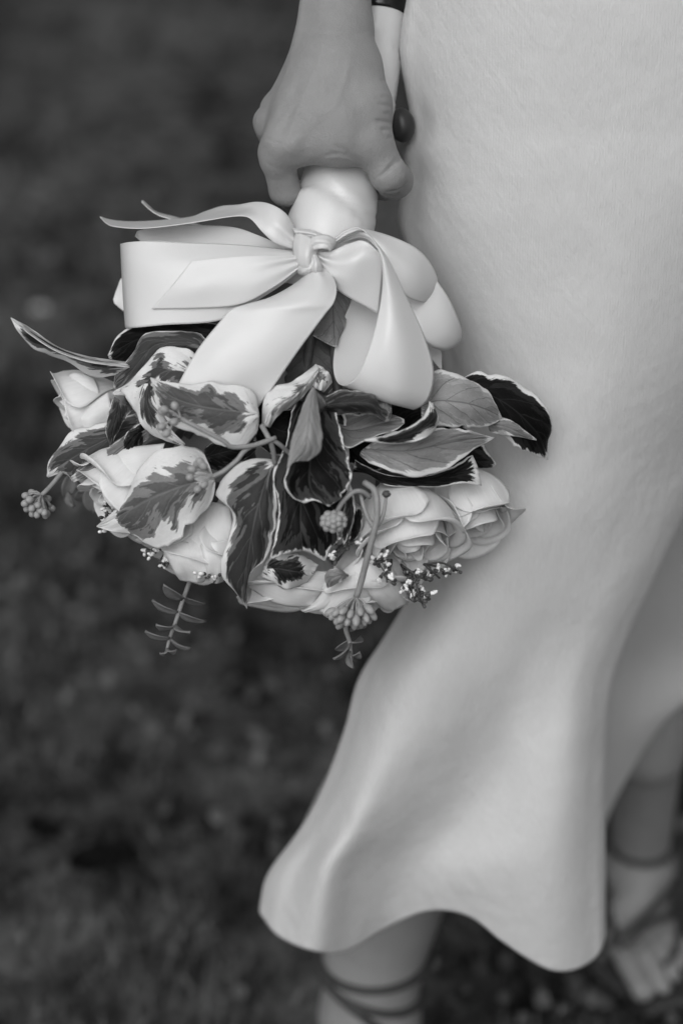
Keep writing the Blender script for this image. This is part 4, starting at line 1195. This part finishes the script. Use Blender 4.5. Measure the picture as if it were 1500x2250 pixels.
# veined leaf below the knot, and those in the shade of the bow
leaf([(700, 600, 8), (694, 650, 14), (688, 700, 18), (682, 735, 20)],
     [(722, 605, 12), (730, 660, 20), (733, 715, 24), (735, 762, 24)],
     [(760, 620, 8), (772, 660, 12), (765, 700, 16), (745, 745, 20)], .03, .7, 'under', nu=30, nv=19)
leaf([(672, 590, 6), (640, 606, 10), (590, 640, 12), (545, 680, 12)],
     [(676, 610, 8), (640, 630, 14), (595, 665, 16), (552, 700, 14)],
     [(690, 640, 6), (640, 668, 10), (600, 695, 12), (560, 712, 12)], .03, .35, 'under', nu=26, nv=15)
leaf([(640, 742, 10), (625, 790, 14), (622, 830, 16), (640, 870, 16)],
     [(690, 745, 14), (685, 790, 20), (680, 830, 22), (676, 872, 18)],
     [(745, 745, 10), (752, 790, 14), (748, 835, 16), (720, 868, 16)], .03, .18, 'under', nu=26, nv=19)
# dark leaves filling the middle
leaf([(450, 985, 30), (480, 965, 32), (520, 960, 32), (560, 962, 28)],
     [(450, 1005, 34), (485, 995, 38), (522, 985, 38), (562, 975, 30)],
     [(452, 1030, 30), (490, 1035, 32), (525, 1020, 32), (562, 990, 28)], .05, .12, nu=24, nv=15)
leaf([(560, 870, 24), (600, 890, 26), (640, 900, 26), (690, 900, 22)],
     [(560, 920, 28), (600, 940, 30), (640, 950, 30), (690, 940, 24)],
     [(565, 980, 24), (600, 1000, 26), (640, 1000, 26), (690, 980, 22)], .03, .0, nu=24, nv=15)
leaf([(730, 860, 10), (790, 850, 12), (850, 870, 12), (930, 890, 6)],
     [(730, 930, 14), (790, 940, 18), (850, 945, 18), (930, 930, 8)],
     [(735, 1010, 10), (790, 1030, 12), (850, 1030, 12), (925, 990, 6)], .03, .0, nu=24, nv=15)
leaf([(960, 880, -8), (1010, 920, -6), (1050, 960, -6), (1090, 1020, -10)],
     [(930, 930, -6), (980, 970, -2), (1020, 1005, -2), (1086, 1024, -10)],
     [(900, 980, -8), (950, 1015, -6), (1000, 1030, -6), (1082, 1028, -10)], .08, .05, nu=24, nv=15)
# narrow leaves between the centre and the right rose
leaf([(768, 1060, 46), (776, 1085, 50), (780, 1120, 52), (772, 1160, 50), (756, 1196, 46)],
     [(764, 1075, 48), (768, 1100, 53), (768, 1130, 54), (764, 1165, 52), (756, 1197, 46)],
     [(756, 1100, 44), (752, 1120, 48), (750, 1145, 50), (750, 1170, 50), (755, 1197, 46)], .30, .35, nu=26, nv=15)
leaf([(782, 1110, 40), (796, 1125, 42), (797, 1150, 42), (786, 1178, 40), (762, 1196, 38)],
     [(780, 1120, 42), (786, 1135, 46), (784, 1160, 46), (776, 1182, 43), (762, 1196.5, 38)],
     [(776, 1130, 40), (774, 1145, 42), (770, 1165, 42), (766, 1185, 40), (761, 1197, 38)], .26, .10, nu=24, nv=15)
# pale leaf with dark spots under the hanging leaf, small round leaf beside it
leaf([(585, 1228, 36), (622, 1216, 38), (660, 1216, 38), (700, 1240, 32)],
     [(578, 1250, 38), (612, 1250, 44), (650, 1256, 44), (690, 1258, 34)],
     [(575, 1266, 34), (600, 1282, 38), (630, 1296, 36), (675, 1280, 30)], .42, .25, nu=26, nv=19)
leaf([(765, 1262, 36), (745, 1250, 40), (722, 1252, 40), (713, 1268, 38), (718, 1290, 36)],
     [(766, 1265, 36), (748, 1264, 42), (730, 1270, 43), (722, 1280, 40), (719, 1291, 36)],
     [(765, 1268, 36), (752, 1276, 39), (738, 1284, 39), (728, 1289, 38), (720, 1292, 36)], .04, .75, 'under', nu=24, nv=15, name='small_round_leaf')

# ---- ivy berries
def berry_cluster(joint, stem_pts, ends, rb, stem_r=0.0013, mat=None, stretch=1.15):
    root = empty('berry_cluster'); root.parent = bouquet
    tube('stem', stem_pts, stem_r, M_STEM, root, 10, 24)
    j = P(*joint)
    for e in ends:
        q = P(*e)
        v = q - j
        mid = j + v * .5 + UPV * 0.0012
        parts = [tube_geo(catmull([j, mid, q - v * .12], 6), [.0007, .0005, .0005, .0006, .0008, .0012], 6), ball_geo(q, rb * random.uniform(.9, 1.1), v, stretch)]
        V, F = merge_geo(parts)
        o = mesh_obj('berry', V, F, mat or M_BERRY, root)
    return root
# far left umbel
berry_cluster((92, 1088, 2), [(172, 990, 10), (133, 1042, 6), (112, 1068, 4), (92, 1088, 2)],
              [(57, 1089, 4), (70, 1082, -2), (56, 1106, 6), (60, 1118, 0), (71, 1117, 8), (72, 1128, 3), (82, 1131, 8), (90, 1121, 10), (100, 1132, 5), (98, 1126, 10), (104, 1128, -2), (115, 1117, -6), (106, 1096, -6), (66, 1098, 10), (84, 1110, 12)], .0021)
# dense ball of buds in front of the dark leaf
cx0, cy0 = 733, 1145
berry_cluster((738, 1130, 62), [(812, 1092, 60), (795, 1080, 64), (775, 1082, 66), (752, 1104, 66), (738, 1130, 62)],
              [(cx0 + 22 * math.cos(a) * s, cy0 + 17 * math.sin(a) * s, 62 + 7 * math.sqrt(max(0, 1 - s * s * .8))) for s, k in ((1, 10), (.55, 6), (0, 1)) for a in [2 * math.pi * i / k + s for i in range(k)]], .0021)
# large hanging umbel at the bottom with its long stalk
ends = []
for i in range(30):
    th = math.acos(1 - (i + .5) / 30 * .80); a = i * 2.399; q = random.uniform(.80, 1.08)
    ends.append((779 + q * 50 * math.sin(th) * math.cos(a) - 8, 1314 + q * 56 * math.cos(th) + 14 * math.sin(th), 48 + 12 * q * math.sin(th) * math.sin(a)))
berry_cluster((783, 1312, 48), [(800, 1060, 60), (824, 1080, 64), (828, 1130, 64), (822, 1165, 62), (808, 1220, 58), (794, 1275, 52), (783, 1312, 48)], ends, .0021, .0017, None, 1.7)
tube('stem', [(824, 1160, 62), (838, 1140, 62), (845, 1115, 62), (848, 1090, 62)], [.0014, .0011, .0009, .0008], M_STEM, bouquet, 8, 16)
tube('dried_tip', [(848, 1092, 62), (848.5, 1086, 62.5), (849, 1079, 63)], [.0012, .0024, .0014], M_STEMD, bouquet, 10, 8)
tube('stem', [(822, 1160, 62), (808, 1138, 62), (798, 1110, 62), (790, 1080, 60)], [.0015, .0012, .0011, .0010], M_STEM, bouquet, 8, 16)
# six berries on stalks in front of the pale leaf
berry_cluster((468, 1047, 66), [(606, 962, 60), (545, 985, 64), (520, 1012, 66), (492, 1035, 67), (468, 1047, 66)],
              [(440, 1015, 68), (422, 1031, 70), (418, 1049, 72), (435, 1075, 70), (449, 1065, 72), (434, 1022, 62), (447, 1024, 70)], .0021)
# buds in front of the large variegated leaf
berry_cluster((398, 920, 72), [(606, 962, 60), (560, 978, 64), (510, 982, 68), (490, 968, 70), (440, 942, 72), (398, 920, 72)],
              [(384, 892, 74), (361, 900, 75), (383, 927, 76), (355, 937, 75), (366, 952, 74), (357, 905, 72)], .0023)
tube('stem', [(575, 935, 56), (590, 962, 60), (600, 990, 56), (604, 1018, 50)], .0014, M_STEM, bouquet, 8, 16)
tube('stem', [(588, 962, 60), (612, 975, 58), (640, 1000, 50)], .0012, M_STEM, bouquet, 8, 12)

# ---- eucalyptus tip hanging below
def sprig_leaf(base, tip, half, parent, name='leaf', mat=None):
    b_, t_ = P(*base), P(*tip)
    ax = t_ - b_; L = np.linalg.norm(ax); ax /= L
    wv = np.cross(ax, FWD * .35 + UPV * .94); wv /= np.linalg.norm(wv)
    nn = np.cross(ax, wv)
    g = np.zeros((9, 7, 3))
    for i in range(9):
        t = i / 8
        w = half / 1000 * math.sin(min(1, t * 1.02 + .03) * math.pi) ** .6
        for k in range(7):
            s = -1 + k / 3
            g[i, k] = b_ + ax * L * t + wv * w * s + nn * (0.0012 * s * s + 0.0015 * math.sin(t * 3))
    return grid_obj(name, g, [mat or M_EUC], parent, thick=.0005)
euc = empty('eucalyptus_sprig'); euc.parent = bouquet
tube('stem', [(430, 1240, 8), (418, 1275, 6), (400, 1325, 4), (385, 1370, 2), (374, 1400, 0), (366, 1430, 0)], [.0014, .0013, .0012, .0011, .0010, .0008], M_STEM, euc, 8, 24)
for bx, by, tx, ty, d0, d1, hw in ((404, 1315, 360, 1282, 10, 24, 4.2), (408, 1312, 452, 1322, 0, -10, 3.8), (392, 1344, 336, 1316, 4, 6, 4.4), (394, 1344, 454, 1362, 4, -2, 4.4),
                                   (384, 1374, 343, 1370, 4, 10, 4.2), (386, 1372, 419, 1386, 4, 14, 4.0), (374, 1400, 320, 1384, 2, 6, 4.0), (376, 1402, 420, 1422, 2, 4, 3.8),
                                   (366, 1424, 350, 1434, 2, 4, 3.0), (368, 1424, 388, 1426, 2, 4, 3.0)):
    sprig_leaf((bx, by, d0), (tx, ty, d1), hw, euc)
# out of focus tips behind the left leaf
eb = empty('eucalyptus_sprig'); eb.parent = bouquet
tube('stem', [(260, 1040, -30), (215, 1070, -42), (175, 1075, -46)], .002, M_STEM, eb, 8, 12)
for b_, t_, hw in (((158, 1040, -48), (142, 1095, -52), 4.5), ((150, 1080, -50), (166, 1112, -50), 4.0), ((200, 1070, -44), (205, 1125, -50), 5.0), ((178, 1075, -46), (190, 1100, -56), 5.0), ((215, 1068, -44), (212, 1030, -46), 4.0)):
    sprig_leaf(b_, t_, hw, eb)
# lower tip under the big umbel
et = empty('eucalyptus_sprig'); et.parent = bouquet
tube('stem', [(760, 1360, 25), (760, 1385, 22), (768, 1412, 20), (772, 1450, 18)], [.0016, .0014, .0012, .0010], M_STEM, et, 8, 14)
for b_, t_, hw in (((768, 1412, 20), (730, 1446, 24), 4.5), ((768, 1410, 20), (792, 1395, 10), 4.0), ((770, 1432, 20), (780, 1468, 22), 3.6), ((766, 1405, 20), (738, 1425, 12), 4.0), ((772, 1440, 18), (790, 1430, 24), 3.4), ((770, 1380, 18), (800, 1365, 8), 4.5)):
    sprig_leaf(b_, t_, hw, et)

# ---- sprays of tiny white florets
def spray(root_pt, tips, n, seed, spread=14):
    r_ = np.random.default_rng(seed)
    root = empty('filler_flower_spray'); root.parent = bouquet
    st, fl, ca = [], [], []
    b0 = np.array(root_pt, float)
    for tp in tips:
        tp = np.array(tp, float)
        mid = (b0 + tp) / 2 + r_.normal(0, 5, 3)
        st.append(tube_geo(catmull([P(*b0), P(*mid), P(*tp)], 8), .0006, 5))
        for k in range(n):
            s = r_.uniform(.45, 1.0)
            q0 = b0 + (tp - b0) * s
            q = q0 + r_.normal(0, spread, 3) * np.array([1, 1, .35]) * .7
            a, e = P(*q0), P(*q)
            st.append(tube_geo([a, (a + e) / 2 + UPV * .0008, e], .00035, 4))
            v = e - a + 1e-6
            ca.append(ball_geo(e, .0011, v, 1.5, 5, 6))
            f = e + v / np.linalg.norm(v) * .0018
            if r_.random() < .42:
                fl.append(ball_geo(f, .0012, v, 1.6, 5, 7))
                for h in range(2):
                    o = r_.normal(0, .0010, 3)
                    fl.append(ball_geo(f + v / np.linalg.norm(v) * .001 + o, .0010, o, 1.3, 4, 6))
    V, F = merge_geo(st); mesh_obj('twig', V, F, M_STEMD, root)
    V, F = merge_geo(ca); o = mesh_obj('calyx', V, F, M_STEMD, root); o['kind'] = 'stuff'
    V, F = merge_geo(fl); o = mesh_obj('floret', V, F, M_FLORET, root); o['kind'] = 'stuff'
spray((880, 1240, 26), [(920, 1318, 36), (905, 1290, 38), (936, 1275, 32), (930, 1330, 34)], 11, 3, 16)
spray((860, 1230, 30), [(822, 1240, 46), (835, 1268, 48), (850, 1280, 46)], 8, 4, 12)
spray((930, 1240, 20), [(990, 1262, 14), (1004, 1254, 12), (965, 1270, 18)], 4, 5, 9)
spray((280, 1090, 10), [(228, 1112, 14), (232, 1140, 12), (240, 1166, 16)], 5, 6, 9)
spray((400, 1190, 10), [(338, 1212, 18), (350, 1235, 20), (366, 1246, 22)], 6, 7, 11)
spray((500, 1230, 20), [(452, 1270, 26), (470, 1280, 26), (440, 1262, 22)], 6, 8, 9)
spray((760, 1190, 36), [(725, 1225, 46), (735, 1240, 48), (765, 1195, 44)], 5, 9, 9)

# ================================================================== small things on the lawn
def at_ground(px, py, z=0.0):
    t = (1125 - py) / FPX
    v = RGT * ((px - 750) / FPX) + UPV * t + FWD
    s = (z - CAM[2]) / v[2]
    return CAM + v * s
def daisy(px, py, size, label):
    c = at_ground(px, py, 0.03)
    root = empty('daisy')
    tube('stalk', [c + w3(0.004, 0.003, -0.05), c + w3(0, 0, -0.02), c], .0012, M_STEMD, root, 6, 6, True)
    V, F = ball_geo(c + w3(0, 0, .002), size * .28, w3(0, 0, 1), .6); mesh_obj('disc', V, F, M_STEM, root)
    for k in range(13):
        a = 2 * math.pi * k / 13
        d = w3(math.cos(a), math.sin(a), .25); s = w3(-math.sin(a), math.cos(a), 0)
        g = np.array([[c + d * size * t + s * size * .2 * w * q for q in (-1, 0, 1)] for t, w in ((.2, .5), (.6, 1), (.9, .9), (1, .3))])
        grid_obj('petal', g, [M_DAISY], root, thick=.0005)
    tag(root, label, 'flower')
daisy(88, 680, .012, 'small white daisy on the dark lawn above the long ivy leaf')
def fallen_leaf(px, py, size, rot, label, curl=.35):
    c = at_ground(px, py, 0.05)
    g = np.zeros((15, 11, 3))
    for i in range(15):
        t = -1 + i / 7
        w = math.sqrt(max(0, 1 - t * t)) * .62 * (1 + .12 * math.sin(9 * t))
        for k in range(11):
            s = -1 + k / 5
            x, y = t, w * s
            z = curl * (s * s * .5 + t * t * .35) + .05 * math.sin(7 * t + 3 * s)
            g[i, k] = c + size * w3(x * math.cos(rot) - y * math.sin(rot), x * math.sin(rot) + y * math.cos(rot), z)
    o = grid_obj('fallen_leaf', g, [M_DEAD], None, thick=.001)
    tag(o, label, 'leaf')
fallen_leaf(225, 1890, .030, .5, 'larger of two dark curled leaves lying on the lawn at lower left')
fallen_leaf(98, 1825, .019, 2.4, 'smaller dark curled leaf lying on the lawn at lower left')
